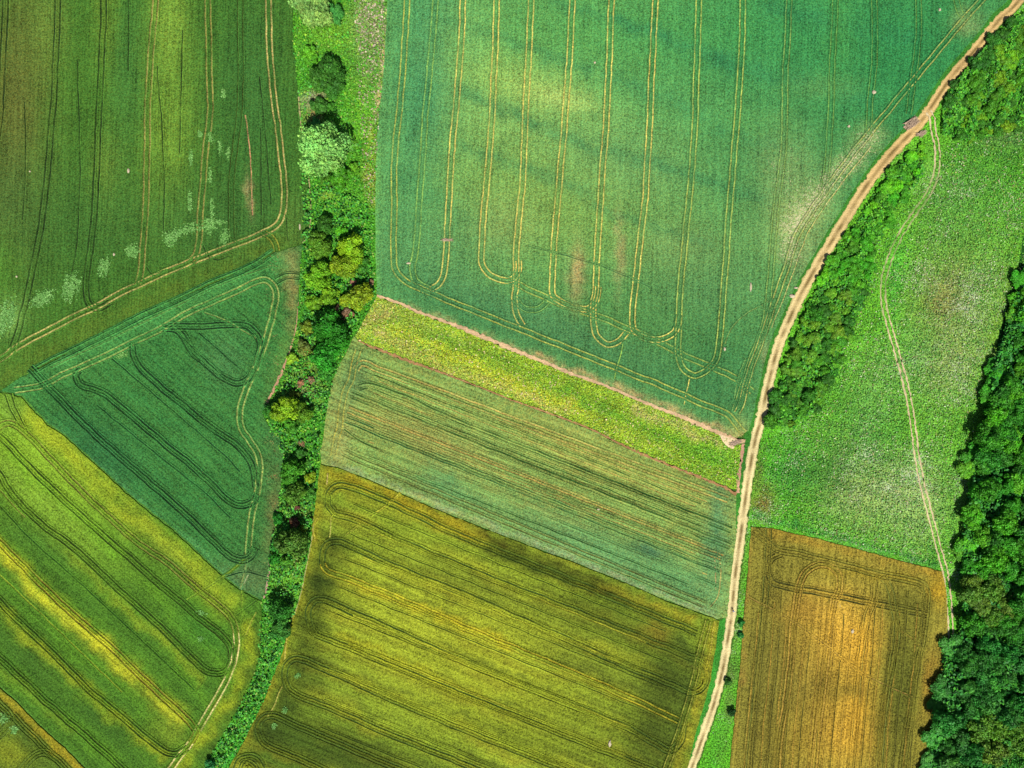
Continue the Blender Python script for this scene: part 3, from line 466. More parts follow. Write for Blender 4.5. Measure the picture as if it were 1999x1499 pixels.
OD = C(50, 70, 22)  # dark olive for the soft shade painted into this field
F8L = [
 ([(652, 998), (642, 984), (644, 960), (662, 947), (687, 951), (740, 971), (810, 1003), (880, 1037), (950, 1066), (1020, 1094), (1125, 1137), (1230, 1181), (1300, 1210), (1360, 1234)], 2),
 ([(640, 965), (641, 985), (655, 1002), (672, 1007), (705, 1018), (775, 1052), (880, 1096), (985, 1139), (1110, 1187), (1215, 1229), (1355, 1285)], 2),
 ([(645, 1118), (631, 1104), (630, 1080), (638, 1062), (659, 1056), (687, 1066), (740, 1091), (810, 1121), (915, 1162), (1020, 1209), (1110, 1248), (1215, 1296), (1285, 1324), (1320, 1338), (1344, 1350), (1367, 1344), (1379, 1320), (1370, 1298), (1350, 1285)], 2),
 ([(631, 1100), (636, 1112), (650, 1119), (672, 1126), (740, 1153), (845, 1197), (950, 1243), (1110, 1309), (1215, 1355), (1285, 1387), (1325, 1408)], 2, C(175, 165, 40)),
 ([(621, 1241), (607, 1220), (603, 1192), (614, 1172), (635, 1170), (670, 1186), (740, 1216), (845, 1264), (1005, 1332), (1110, 1373), (1215, 1415), (1278, 1450), (1306, 1464), (1328, 1447), (1334, 1415)], 2),
 ([(604, 1215), (612, 1234), (650, 1250), (690, 1266), (750, 1292), (900, 1354), (1050, 1413), (1200, 1472), (1290, 1508)], 2),
 ([(576, 1353), (562, 1339), (556, 1319), (560, 1297), (574, 1285), (592, 1287), (630, 1303), (690, 1329), (750, 1357), (900, 1420), (1050, 1480), (1120, 1508)], 2),
 ([(558, 1330), (570, 1350), (610, 1367), (670, 1391), (750, 1427), (900, 1487), (960, 1512)], 2),
 ([(520, 1455), (508, 1439), (504, 1419), (512, 1403), (527, 1396), (546, 1400), (590, 1420), (650, 1445), (710, 1471), (800, 1508)], 2), ([(506, 1430), (520, 1452), (570, 1474), (640, 1505)], 2), ([(460, 1505), (468, 1482), (486, 1476), (502, 1481), (514, 1500)], 2), ([(476, 1505), (484, 1488), (498, 1500)], 2),
 ([(1383, 1212), (1366, 1275), (1351, 1341), (1331, 1411), (1313, 1464), (1296, 1510)], 2, C(150, 155, 60), .7), ([(1395, 1212), (1384, 1280), (1376, 1310)], 1, C(170, 165, 60)), ([(1350, 1300), (1368, 1310), (1370, 1335), (1350, 1350)], 1, C(130, 130, 60)),
 ([(574, 1199), (562, 1242), (556, 1290)], 1, C(190, 180, 80)), ([(552, 1337), (536, 1375), (522, 1401)], 1, C(170, 170, 80)), ([(640, 924), (638, 946)], 1, C(210, 190, 120)), ([(648, 1004), (644, 1050)], 1, C(170, 170, 80)), ([(782, 962), (750, 990), (725, 1005)], 1, C(190, 185, 60)), ([(704, 1022), (690, 1034), (676, 1044)], 1, C(160, 165, 60)), ([(622, 1010), (612, 1028), (616, 1056)], 1, C(190, 180, 70))]
for k in range(9): F8L.append((ext((690 - 8 * k, 985 + 54 * k + rng.uniform(-5, 5)), 1300 - 8 * k, 0.405, 6), 1, C(60, 80, 28), .7))
for k in range(8): F8L.append((ext((720 - 10 * k, 1030 + 57 * k + rng.uniform(-5, 5)), 1260 - 10 * k, 0.405, 6), 1, C(165, 165, 45), .8))
F8P = [('g', 560, 1460, 90, 60, 0, C(52, 84, 26), .8), ('g', 900, 1250, 280, 150, 22, C(168, 178, 42), .85), ('g', 1000, 1400, 200, 60, 22, C(140, 155, 30), .4), ('s', 22, 29, 6, C(92, 106, 30), .75), ('s', 22, 58, 20, C(160, 160, 36), .5), ('l', [(620, 985), (600, 1090), (575, 1190), (545, 1290), (515, 1370), (470, 1455)], 12, C(150, 148, 30), .8), ('l', [(655, 1060), (630, 1110), (615, 1190), (590, 1290), (560, 1370), (520, 1440)], 32, OD, .75), ('l', [(635, 1120), (625, 1165)], 22, OD, .7),  # crop tones and rows; big dark bands are soft shade painted into the colour
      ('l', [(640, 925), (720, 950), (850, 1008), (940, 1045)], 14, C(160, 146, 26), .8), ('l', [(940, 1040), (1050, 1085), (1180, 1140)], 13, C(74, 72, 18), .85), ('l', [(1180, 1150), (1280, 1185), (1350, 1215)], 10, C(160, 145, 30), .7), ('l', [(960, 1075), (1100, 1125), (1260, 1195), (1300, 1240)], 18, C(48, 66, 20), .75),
      ('g', 1275, 1235, 30, 18, 0, C(165, 145, 40), .7), ('g', 1305, 1330, 52, 70, 0, C(54, 70, 22), .8), ('g', 1275, 1440, 50, 90, 5, C(56, 72, 22), .8), ('g', 1200, 1220, 100, 22, 22, C(66, 80, 24), .7), ('l', [(1390, 1225), (1375, 1330), (1345, 1430), (1320, 1500)], 14, C(150, 145, 35), .85), ('l', [(1330, 1250), (1350, 1300), (1330, 1380), (1300, 1480)], 14, C(75, 95, 32), .7),  # dark right side: painted soft shade as well
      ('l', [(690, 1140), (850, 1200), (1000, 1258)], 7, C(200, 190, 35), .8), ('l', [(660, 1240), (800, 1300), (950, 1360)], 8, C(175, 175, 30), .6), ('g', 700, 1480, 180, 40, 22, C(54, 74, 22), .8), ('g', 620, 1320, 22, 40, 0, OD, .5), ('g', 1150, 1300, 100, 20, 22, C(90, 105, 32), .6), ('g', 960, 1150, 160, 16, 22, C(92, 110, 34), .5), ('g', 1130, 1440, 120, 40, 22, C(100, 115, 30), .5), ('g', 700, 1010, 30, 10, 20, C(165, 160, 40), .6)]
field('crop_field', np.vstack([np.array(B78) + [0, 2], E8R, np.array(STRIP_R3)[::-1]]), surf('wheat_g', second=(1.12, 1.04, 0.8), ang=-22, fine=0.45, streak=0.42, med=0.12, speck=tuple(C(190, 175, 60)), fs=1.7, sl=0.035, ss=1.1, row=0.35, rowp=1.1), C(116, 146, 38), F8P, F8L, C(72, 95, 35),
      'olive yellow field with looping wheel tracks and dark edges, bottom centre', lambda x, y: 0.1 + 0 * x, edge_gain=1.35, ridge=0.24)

F10L = [
 ([(1472, 1037), (1496, 1056), (1518, 1073), (1560, 1081), (1640, 1101), (1700, 1117), (1760, 1130), (1792, 1137), (1806, 1150), (1808, 1180), (1800, 1240), (1788, 1300), (1780, 1360), (1768, 1440), (1760, 1510)], 2, C(120, 120, 45)),
 ([(1524, 1080), (1504, 1090), (1498, 1114), (1508, 1136), (1530, 1144), (1580, 1152), (1640, 1164), (1700, 1176), (1740, 1184), (1808, 1199)], 2, C(80, 82, 36)),
 ([(1500, 1034), (1497, 1100), (1492, 1180), (1484, 1260), (1476, 1340), (1468, 1420), (1459, 1510)], 2, C(100, 108, 45), .8),
 ([(1516, 1510), (1521, 1440), (1532, 1380), (1542, 1300), (1548, 1220), (1554, 1180), (1560, 1140), (1572, 1116), (1596, 1102), (1620, 1105), (1637, 1124), (1636, 1156), (1626, 1175), (1618, 1240), (1608, 1320), (1602, 1380), (1594, 1440), (1587, 1510)], 2, C(175, 145, 60)),
 ([(1704, 1124), (1706, 1160), (1693, 1200), (1682, 1260), (1674, 1320), (1670, 1400), (1659, 1510)], 2, C(150, 135, 55), .7), ([(1720, 1125), (1736, 1148), (1744, 1192), (1750, 1240), (1740, 1300), (1728, 1360), (1720, 1440), (1714, 1510)], 2, C(105, 115, 50), .7),
 ([(1460, 1164), (1540, 1208), (1608, 1256), (1680, 1312), (1780, 1360)], 1, C(150, 125, 60)), ([(1640, 1280), (1690, 1322)], 1, C(190, 150, 60)), ([(1755, 1230), (1785, 1250), (1800, 1270)], 1)]
for k in range(22): x = 1478 + k * 15.5 + rng.uniform(-3, 3); F10L.append(([(x, 1150 + rng.uniform(0, 60)), (x - 8, 1290), (x - 20, 1400), (x - 28, 1500)], 1, C(85, 85, 35) if k % 2 else C(170, 140, 55), .7))
F10P = [('g', 1500, 1300, 60, 220, 5, C(108, 106, 40), .8), ('g', 1560, 1320, 40, 60, 0, C(118, 108, 42), .6), ('g', 1640, 1240, 62, 70, 0, C(214, 170, 58), .95), ('g', 1680, 1270, 26, 50, 0, C(226, 172, 48), .6), ('g', 1645, 1420, 56, 74, 8, C(204, 162, 52), .95), ('g', 1680, 1390, 26, 50, 0, C(195, 150, 42), .6), ('g', 1570, 1190, 40, 26, 0, C(165, 125, 45), .5),
       ('g', 1755, 1350, 40, 170, 5, C(90, 98, 32), .9), ('g', 1760, 1180, 50, 30, 10, C(98, 100, 34), .7), ('l', [(1510, 1040), (1656, 1075), (1820, 1120)], 12, C(166, 136, 44), .7), ('l', [(1600, 1110), (1790, 1130)], 8, C(150, 130, 30), .5), ('g', 1830, 1150, 14, 24, 0, C(180, 145, 30), .8),
       ('l', [(1466, 1050), (1458, 1120), (1450, 1220), (1440, 1330), (1430, 1450)], 4, C(160, 122, 52), .5), ('g', 1815, 1330, 12, 60, 6, C(150, 110, 35), .6), ('g', 1600, 1350, 30, 60, 0, C(120, 108, 40), .5), ('g', 1655, 1345, 36, 10, 0, C(110, 100, 34), .6), ('g', 1500, 1440, 30, 50, 0, C(120, 105, 35), .4), ('g', 1555, 1450, 30, 60, 0, C(145, 118, 36), .4)]
field('crop_field', np.vstack([T10, R10[1:], L10[:-1]]), surf('wheat_h', second=(1.1, 1.02, 0.8), ang=84, fine=0.5, streak=0.42, med=0.15, speck=tuple(C(225, 195, 130)), fs=1.7, sl=0.04, ss=1.3, row=0.35, rowp=1.2), C(146, 138, 50), F10P, F10L, C(130, 115, 45),
      'golden brown ripening field with an orange centre between the dirt road and the wood', lambda x, y: np.clip(0.1 + .3 * np.exp(-((x - 1640) / 60) ** 2 - ((y - 1190) / 40) ** 2), 0, .5), edge_gain=1.15, ridge=0.25)

# ------------------------------------------------------------------ dirt road, farm track, bare edges
def col_road(k, x, y):
    up = np.clip((800 - y) / 500, 0, 1)
    tan = lin((236, 200, 134)) * K * 0.95; pale = lin((255, 236, 172)) * K * 0.95; grs = lin((78, 100, 45)) * K; brn = lin((170, 125, 78)) * K
    rut = tan * up[:, None] + pale * (1 - up[:, None])
    g = np.exp(-(k / 0.3) ** 4)[:, None] * np.clip(0.8 + 0.6 * wob(x, y, 35, 3), 0, 1)[:, None]
    c = rut * (1 - g) + (grs * 0.5 + brn * 0.5) * g
    e = (np.abs(k) > 0.9)[:, None]; return np.where(e, c * 0.35 + lin((95, 140, 55)) * K * 0.65, c)
strip('dirt_road', ROAD, 20, 0.03, M_EARTH, col_road, 0.18, 0.12, widths=[18, 19, 22, 22, 20, 19, 17, 17], label='sandy dirt road with two pale wheel ruts curving from top right to bottom', cat='road')
for s in (-1, 1):
    strip('track_rut', offs(TRACK, 4.6 * s), 3, 0.04, M_EARTH, lambda k, x, y: paint(x, y, C(232, 212, 165), [('l', [(1822, 350), (1790, 410), (1737, 505), (1726, 590)], 24, C(110, 165, 70), .8)]) * (1 - 0.15 * np.abs(k))[:, None], 0.1, 0.5,
          label=('left' if s > 0 else 'right') + ' wheel rut of the farm track winding through the flowering meadow', cat='farm track')
PINK = lambda a, b: (lambda k, x, y: paint(x, y, a, []) * (1 + 0.15 * wob(x, y, 30, 2))[:, None] * (1 - (np.abs(k) > .9) * 0.25)[:, None])
strip('earth_edge', B56, 7, 0.34, M_EARTH, PINK(C(226, 190, 145), 0), 0.15, 0.35, widths=[5, 6, 8, 8, 6, 5, 6, 8, 7], label='long beige bare earth edge below the big bluish green field', cat='field edge')
strip('earth_edge', B67, 4.5, 0.32, M_EARTH, PINK(C(182, 138, 92), 0), 0.05, 0.4, widths=[2, 5, 5, 3, 2.5, 2.5, 3.5, 3, 3, 5, 4, 5, 6], label='reddish brown ploughed furrow below the fallow strip', cat='field edge')
strip('earth_edge', [(1440, 962), (1442, 930), (1447, 895), (1451, 866)], 6, 0.1, M_EARTH, PINK(C(215, 165, 135), 0), 0.1, 0.35, label='short pinkish bare edge at the right end of the fallow strip', cat='field edge')
strip('earth_edge', [(583, 590), (577, 645), (561, 700), (540, 750), (521, 788)], 3, 0.33, M_EARTH, PINK(C(205, 160, 125), 0), 0.1, 0.35, widths=[1.5, 2, 3, 5, 4], label='pinkish bare edge between the looping track field and the hedgerow', cat='field edge')
strip('earth_edge', [(528, 1095), (525, 1120), (520, 1150), (516, 1168)], 4, 0.33, M_EARTH, PINK(C(200, 165, 140), 0), 0.1, 0.4, label='short pale bare edge beside the hedgerow above its narrow tail', cat='field edge')
strip('earth_edge', STRIP_R3[3:10], 1.8, 0.34, M_EARTH, PINK(C(185, 185, 110), 0), 0.1, 0.5, label='thin pale earth line between the hedgerow and the olive field', cat='field edge')
strip('earth_edge', E1[4:], 2.0, 0.34, M_EARTH, PINK(C(185, 175, 120), 0), 0.1, 0.5, label='thin pale earth line between the top left field and the hedgerow', cat='field edge')
sheet('bare_patch', [(1402, 847), (1436, 858), (1431, 876), (1424, 874), (1412, 864)], 0.36, M_EARTH, lambda x, y: paint(x, y, C(250, 220, 175), []), 3, lambda x, y: .3 + 0 * x, skirt=False, rugged=.6)
tag(bpy.data.objects['bare_patch'], 'small pale bare earth patch at the right tip of the fallow strip', 'bare patch', None, 'structure')
sheet('wood_floor', [(2250, 250), (2250, 1620), (1860, 1620), (1856, 1500), (1866, 1300), (1880, 1250), (1880, 1100), (1892, 950), (1920, 850), (1950, 650), (1985, 540), (2010, 380)], 0.028, M_EARTH, lambda x, y: paint(x, y, C(36, 92, 30), []), 20, lambda x, y: 0 * x - 1, skirt=False)
tag(bpy.data.objects['wood_floor'], 'dark leafy floor under the wood on the right', 'wood floor', None, 'structure')

# ------------------------------------------------------------------ foliage
def quads(name, cen, nor, size, col, mat, link=False):
    n = len(cen); nor = nor / np.linalg.norm(nor, axis=1)[:, None]
    r = rng.normal(size=(n, 3)); u = np.cross(nor, r); u /= np.linalg.norm(u, axis=1)[:, None] + 1e-9; v = np.cross(nor, u)
    s = size[:, None]; a = rng.uniform(0.6, 1.0, (n, 1))
    co = np.stack([cen - u * s, cen - v * s * a, cen + u * s * rng.uniform(.7, 1.2, (n, 1)), cen + v * s * a], 1).reshape(-1, 3)
    me = bpy.data.meshes.new(name); me.vertices.add(4 * n); me.vertices.foreach_set('co', co.astype(np.float32).ravel())
    me.loops.add(4 * n); me.loops.foreach_set('vertex_index', np.arange(4 * n, dtype=np.int32))
    me.polygons.add(n); me.polygons.foreach_set('loop_start', np.arange(0, 4 * n, 4, dtype=np.int32)); me.polygons.foreach_set('loop_total', np.full(n, 4, np.int32))
    me.update(calc_edges=True)
    at = me.color_attributes.new('Col', 'FLOAT_COLOR', 'POINT'); at.data.foreach_set('color', np.hstack([np.repeat(col, 4, 0), np.ones((4 * n, 1))]).astype(np.float32).ravel())
    me.materials.append(mat)
    if link:
        o = bpy.data.objects.new(name, me); COL.objects.link(o); return o
    return me

def crown_mesh(seed, R, rz, zc, nl, n, leaf, lobe=(0.17, 0.38)):
    g = np.random.default_rng(seed)
    d = g.normal(size=(nl, 3)); d /= np.linalg.norm(d, axis=1)[:, None]; d[:, 2] = np.abs(d[:, 2]) * 1.0 - 0.15
    lc = d * np.array([R * .74, R * .74, rz * .7]) * g.uniform(.5, 1.15, (nl, 1)); lc[0] = 0; lr = R * g.uniform(*lobe, nl)
    lr[0] = R * .5
    tone = g.uniform(.7, 1.3, nl); hue = g.uniform(-.12, .12, nl)
    k = g.choice(nl, n, p=lr ** 2 / (lr ** 2).sum()); q = g.normal(size=(n, 3)); q /= np.linalg.norm(q, axis=1)[:, None]; q[:, 2] = np.where(q[:, 2] < -.35, -q[:, 2], q[:, 2])
    rad = lr[k] * g.uniform(.72, 1.08, n)
    # small scale clumping so the crown is broken into tufts
    bumpy = 1 + 0.16 * np.sin(q[:, 0] * 9 + k) * np.sin(q[:, 1] * 8 + 2 * k) + 0.1 * np.sin(q[:, 2] * 13 + k)
    c = lc[k] + q * (rad * bumpy)[:, None]
    keep = np.ones(n, bool)
    for j in range(nl):
        keep &= ~((np.linalg.norm(c - lc[j], axis=1) < lr[j] * .68) & (k != j))
    c = c[keep]; k = k[keep]; q = q[keep]; c[:, 2] += zc; c[:, 2] = np.maximum(c[:, 2], .15); m = len(c)
    nor = q * 1.0 + g.normal(size=(m, 3)) * .55
    t = (tone[k] * g.uniform(.68, 1.35, m))[:, None]; col = np.ones((m, 3)) * t; col[:, 0] *= 1 + hue[k] + g.uniform(-.15, .2, m); col[:, 2] *= 1 - hue[k]
    return quads('crown', c, nor, leaf * g.uniform(.6, 1.35, m), col, M_LEAF)
def cyl(bm, a, b, r0, r1, n=7):
    a = Vector(a); b = Vector(b); d = (b - a).normalized(); u = d.orthogonal().normalized(); v = d.cross(u)
    A = [bm.verts.new(a + (u * math.cos(t) + v * math.sin(t)) * r0) for t in [6.2832 * i / n for i in range(n)]]
    B = [bm.verts.new(b + (u * math.cos(t) + v * math.sin(t)) * r1) for t in [6.2832 * i / n for i in range(n)]]
    for i in range(n): bm.faces.new((A[i], A[(i + 1) % n], B[(i + 1) % n], B[i]))
    bm.faces.new(B)
def trunk_mesh(seed, h, r, R, stems=1):
    g = random.Random(seed); bm = bmesh.new()
    for s in range(stems):
        ox, oy = (g.uniform(-.3, .3), g.uniform(-.3, .3)) if stems > 1 else (0, 0)
        p = Vector((ox, oy, -.1)); top = Vector((ox * 3 + g.uniform(-.3, .3), oy * 3 + g.uniform(-.3, .3), h * .55))
        cyl(bm, p, top, r, r * .6)
        for i in range(5 if stems == 1 else 2):
            a = i * 1.26 + g.random(); e = top + Vector((math.cos(a) * R * .55, math.sin(a) * R * .55, h * g.uniform(.2, .4)))
            cyl(bm, p.lerp(top, g.uniform(.75, 1)), e, r * .45, r * .12)
            cyl(bm, e.lerp(top, .4), e + Vector((g.uniform(-1, 1), g.uniform(-1, 1), .6)) * R * .25, r * .22, r * .06)
    me = bpy.data.meshes.new('trunk'); bm.to_mesh(me); bm.free(); me.materials.append(M_BARK); return me
KINDS = {}
for kind, R, rz, zc, nl, n, leaf, nv, h, r, st in (('tree', 4.2, 2.6, 3.3, 26, 7500, .27, 5, 5.5, .2, 1), ('big', 8.6, 5.6, 4.8, 60, 26000, .3, 1, 10, .42, 1),
                                                  ('mid', 5.2, 3.4, 3.2, 34, 11000, .26, 2, 8.5, .26, 1), ('bush', 2.6, 1.9, 1.3, 15, 3200, .22, 3, 3.4, .07, 3), ('low', 1.9, 1.3, .8, 8, 1500, .2, 2, 1.8, .05, 3)):
    KINDS[kind] = (R, zc, [(crown_mesh(100 + i + int(R * 10), R, rz, zc, nl, n, leaf), trunk_mesh(50 + i, h * .62, r, R * .8, st)) for i in range(nv)])
NAMES = {'tree': ('tree', 'crown', 'trunk', 'tree'), 'big': ('tree', 'crown', 'trunk', 'tree'), 'mid': ('tree', 'crown', 'trunk', 'tree'), 'bush': ('shrub', 'foliage', 'stems', 'shrub'), 'low': ('shrub', 'foliage', 'stems', 'shrub')}
PROTO = {}
def plant(kind, px, py, rpx, col, label, group=None, squash=1.0):
    R, zc, vs = KINDS[kind]; nm, cn, tn, cat = NAMES[kind]; s = rpx * S / R * random.uniform(.94, 1.06)
    z = zc * s * squash; x, y = P(px, py); x *= (H - z) / H; y *= (H - z) / H
    root = bpy.data.objects.new(nm, None); COL.objects.link(root); root.location = (x, y, 0.02); root.rotation_euler = (0, 0, random.uniform(0, 6.28)); root.scale = (s, s, s * squash); root.empty_display_size = .5
    tag(root, label, cat, group)
    vi = random.randrange(len(vs)); key = (kind, vi)
    if key not in PROTO:
        PROTO[key] = (bpy.data.objects.new(cn, vs[vi][0]), bpy.data.objects.new(tn, vs[vi][1])); c, t = PROTO[key]
    else: c, t = (o.copy() for o in PROTO[key])
    for o in (c, t): o.parent = root; COL.objects.link(o)
    j = np.random.default_rng(int(px * 7 + py)).uniform(.88, 1.14, 3)
    c.color = (*[float(a) for a in np.asarray(col) * j * (1.2, 1, .62)], 1)
    return root
# hedgerow, from the top down: each a thing with its own label
PALE = C(112, 182, 104) * 1.08; DKG = C(52, 120, 40) ; YEL = C(122, 172, 30); MIDG = C(80, 165, 35); TEAL = C(60, 150, 75); PURP = C(135, 115, 105); OLV = C(105, 145, 40)
HR = 'trees and shrubs of the hedgerow between the fields'
for k, px, py, r, col, lab in [
 ('mid', 612, 14, 44, PALE * .8, 'pale bluish green tree at the top end of the hedgerow'),
 ('mid', 652, 28, 22, TEAL, 'small teal green tree touching the pale tree at the top end of the hedgerow'),
 ('mid', 640, 150, 34, DKG, 'dark green round tree above the big pale tree in the hedgerow'),
 ('mid', 652, 172, 24, DKG * .9, 'dark green tree crown pressed against the lower side of the dark round tree'),
 ('bush', 606, 108, 20, C(80, 160, 40), 'bright green shrub on the left field edge above the dark round tree'),
 ('bush', 622, 208, 19, DKG, 'dark shrub between the dark round tree and the big pale tree'), ('bush', 648, 212, 12, DKG, 'small dark shrub right of another dark shrub above the big pale tree'),
 ('big', 632, 295, 51, PALE, 'largest tree of the hedgerow, pale silvery green with a wide round crown'),
 ('bush', 616, 241, 13, TEAL, 'small teal shrub touching the top of the big pale tree'),
 ('bush', 668, 345, 26, C(65, 145, 30), 'green shrub just below right of the big pale tree'), ('bush', 640, 352, 16, C(70, 140, 35), 'small green shrub under the lower rim of the big pale tree'),
 ('bush', 692, 330, 14, C(85, 165, 35), 'light shrub right of the big pale tree'),
 ('mid', 634, 440, 19, DKG * .85, 'dark shrubby tree with a black shadow at the top of the yellow group'),
 ('bush', 666, 452, 14, MIDG, 'green shrub above the yellow green tree of the hedgerow'), ('mid', 624, 480, 26, C(75, 140, 40), 'mid green tree left of the bright yellow green tree'),
 ('mid', 688, 486, 30, YEL, 'brightest yellow green tree in the hedgerow'), ('mid', 672, 522, 28, YEL * .9, 'yellow green tree directly below the brightest yellow one'),
 ('mid', 622, 540, 30, C(95, 165, 35), 'fresh green tree on the left side below a deep shadow'), ('bush', 706, 520, 18, DKG, 'dark shrub on the right side of the yellow green trees'),
 ('bush', 640, 580, 24, C(104, 168, 28), 'yellowish shrub in the middle of the hedgerow above the dark tree'), ('bush', 612, 590, 18, C(88, 160, 28), 'bright shrub on the left side above the dark green tree'),
 ('mid', 703, 578, 26, YEL * .95, 'yellow green tree at the corner where three fields meet the hedgerow'), ('bush', 676, 588, 16, YEL, 'small yellow shrub left of the yellow tree at the field corner'),
 ('bush', 690, 551, 9, PURP, 'purplish shrub among the yellow trees'), ('bush', 724, 552, 8, PURP, 'small purplish shrub on the right edge above the field corner'), ('bush', 680, 612, 13, PURP, 'pinkish shrub beside the dark green tree'), ('bush', 656, 602, 9, PURP, 'small pinkish shrub above the dark green tree'),
 ('mid', 646, 640, 36, C(40, 130, 35), 'dense dark green tree in the middle of the hedgerow'), ('mid', 662, 662, 26, C(45, 140, 35), 'right lobe tree of the dense dark green group'), ('mid', 636, 692, 32, C(45, 145, 40), 'deep green tree just below the densest dark tree'), ('bush', 640, 726, 18, C(50, 140, 45), 'lowest dark green shrub of the dense group'),
 ('bush', 600, 640, 16, OLV, 'olive shrub left of the dense dark green tree'), ('bush', 594, 680, 18, C(100, 130, 60), 'dull olive shrub left of the deep green tree'), ('bush', 572, 700, 14, C(140, 190, 50), 'light yellow green shrub on the left edge below the bend'),
 ('bush', 606, 742, 11, PURP, 'purplish shrub at the narrow waist of the hedgerow'), ('bush', 588, 748, 9, C(150, 130, 105), 'brown grey shrub at the narrow waist of the hedgerow'),
 ('mid', 560, 800, 28, C(120, 165, 30), 'yellow topped tree at the left bulge of the hedgerow'), ('mid', 534, 806, 18, C(55, 135, 50), 'dark green tree on the left tip of the bulge'), ('mid', 590, 805, 22, C(80, 145, 35), 'green tree right of the yellow topped tree'), ('bush', 575, 770, 12, C(85, 120, 40), 'small dark shrub above the yellow topped tree'), ('bush', 570, 835, 18, C(75, 155, 45), 'green shrub below the yellow topped tree'),
 ('bush', 589, 866, 8, PURP, 'small pink shrub below the bulge of the hedgerow'), ('bush', 588, 886, 14, DKG, 'dark shrub below the small pink one'), ('bush', 606, 932, 14, YEL, 'bright yellow shrub on the right edge of the hedgerow'),
 ('mid', 572, 920, 24, C(60, 145, 40), 'green tree left of the bright yellow shrub'), ('bush', 602, 905, 12, C(60, 140, 45), 'green shrub just above the bright yellow one'), ('bush', 604, 962, 14, C(70, 150, 50), 'green shrub just below the bright yellow one'), ('mid', 576, 962, 22, C(75, 140, 45), 'mid green tree of the lower hedgerow above the purple shrubs'),
 ('bush', 542, 1012, 13, C(35, 130, 40), 'vivid dark green shrub on the left edge beside the orange field rim'), ('bush', 578, 988, 9, C(110, 75, 70), 'dark purple shrub in the lower hedgerow'), ('bush', 574, 1020, 12, C(100, 75, 65), 'second dark purple shrub, lower and wider'), ('bush', 592, 1032, 10, YEL * .8, 'small yellow shrub beside the dark purple shrubs'),
 ('mid', 572, 1060, 31, C(70, 135, 55), 'wide mid green tree in the lower hedgerow'), ('bush', 538, 1064, 15, C(35, 125, 45), 'dark green shrub left of the wide lower tree'), ('bush', 536, 1092, 13, C(40, 140, 40), 'dark green shrub at the lower left of the wide tree'), ('bush', 560, 1098, 16, C(75, 155, 45), 'light green shrub below the wide lower tree'),
 ('mid', 546, 1190, 24, C(45, 120, 45), 'dark tree at the start of the narrow hedgerow tail'), ('mid', 552, 1222, 22, C(60, 140, 60), 'green tree just below the dark tree at the hedgerow tail'), ('bush', 522, 1185, 10, C(90, 185, 100), 'pale green shrub at the tip between the two left fields'), ('bush', 535, 1240, 10, C(60, 150, 60), 'small green shrub at the lowest tree of the hedgerow'),
 ('bush', 1428, 1390, 9, C(35, 90, 40), 'single dark shrub between the dirt road and the golden field'), ('bush', 410, 1495, 14, C(50, 150, 90), 'teal shrub at the very bottom end of the hedgerow'),
 ('bush', 1448, 1216, 7, C(45, 150, 70), 'small green shrub right of the walker on the roadside'), ('bush', 1446, 1240, 7, C(45, 150, 70), 'small green shrub just below another one on the roadside'),
 ('bush', 1420, 1330, 8, C(60, 130, 50), 'small green shrub low on the right road verge')]:
    plant(k, px, py, r, col, lab, squash={'big': 1.6, 'mid': 1.35, 'bush': 1.1}[k], group=HR if px < 760 else 'roadside shrubs')
    n_hr = 0
# filler shrubs of the hedgerow
hp = hedge_poly
occ = [(o.location.x, o.location.y) for o in bpy.data.objects if o.get('category') in ('tree', 'shrub')]
def scatter_pts(poly, n, mind, tries=6000):
    poly = np.asarray(poly, float); x0, y0 = poly.min(0); x1, y1 = poly.max(0); out = []
    X = rng.uniform(x0, x1, tries); Y = rng.uniform(y0, y1, tries); k = inside(poly, X, Y)
    for x, y in zip(X[k], Y[k]):
        if all((x - a) ** 2 + (y - b) ** 2 > mind ** 2 for a, b in out):
            out.append((x, y))
            if len(out) >= n: break
    return out
cols_f = [C(80, 165, 35), C(60, 145, 40), C(110, 175, 40), C(95, 150, 50)]
UNDER = True
# shrub belt right of the dirt road
belt1 = [(2020, 18), (1978, 36), (1936, 76), (1894, 122), (1858, 168), (1838, 214), (1836, 262), (1885, 278), (1950, 262), (2030, 240)]
belt2 = [(1806, 278), (1768, 310), (1731, 346), (1698, 390), (1654, 458), (1614, 526), (1580, 586), (1556, 646), (1532, 716), (1508, 790), (1502, 826), (1545, 838), (1592, 800), (1628, 730), (1660, 640), (1690, 570), (1708, 490), (1740, 420), (1780, 370), (1806, 330)]
for i, (x, y) in enumerate(scatter_pts(belt1, 80, 13.5)):
    d = seg_dist([(1978, 36), (1894, 122), (1838, 214)], np.array([x]), np.array([y]))[0]
    plant('bush', x, y, random.uniform(8, 19), [C(62, 132, 22), C(88, 155, 20), C(50, 120, 28)][i % 3] if d > 22 else C(40, 105, 28), ('dark green shrub shading the dirt road at the top right' if d <= 22 else 'bright green shrub in the thicket at the top right, away from the road'), 'thicket at the top right', squash=random.uniform(.55, .95))
for i, (x, y) in enumerate(scatter_pts(belt2, 135, 13.5)):
    low = y > 560
    plant('bush', x, y, random.uniform(8, 18), [C(62, 140, 28), C(46, 116, 28), C(84, 152, 34)][i % 3] if low else [C(58, 155, 24), C(84, 180, 24), C(62, 145, 28)][i % 3],
          ('dark mottled shrub in the wide lower part of the belt right of the road' if low else 'vivid green shrub in the narrow upper part of the belt right of the road'), 'shrub belt right of the dirt road', squash=random.uniform(.55, .95))
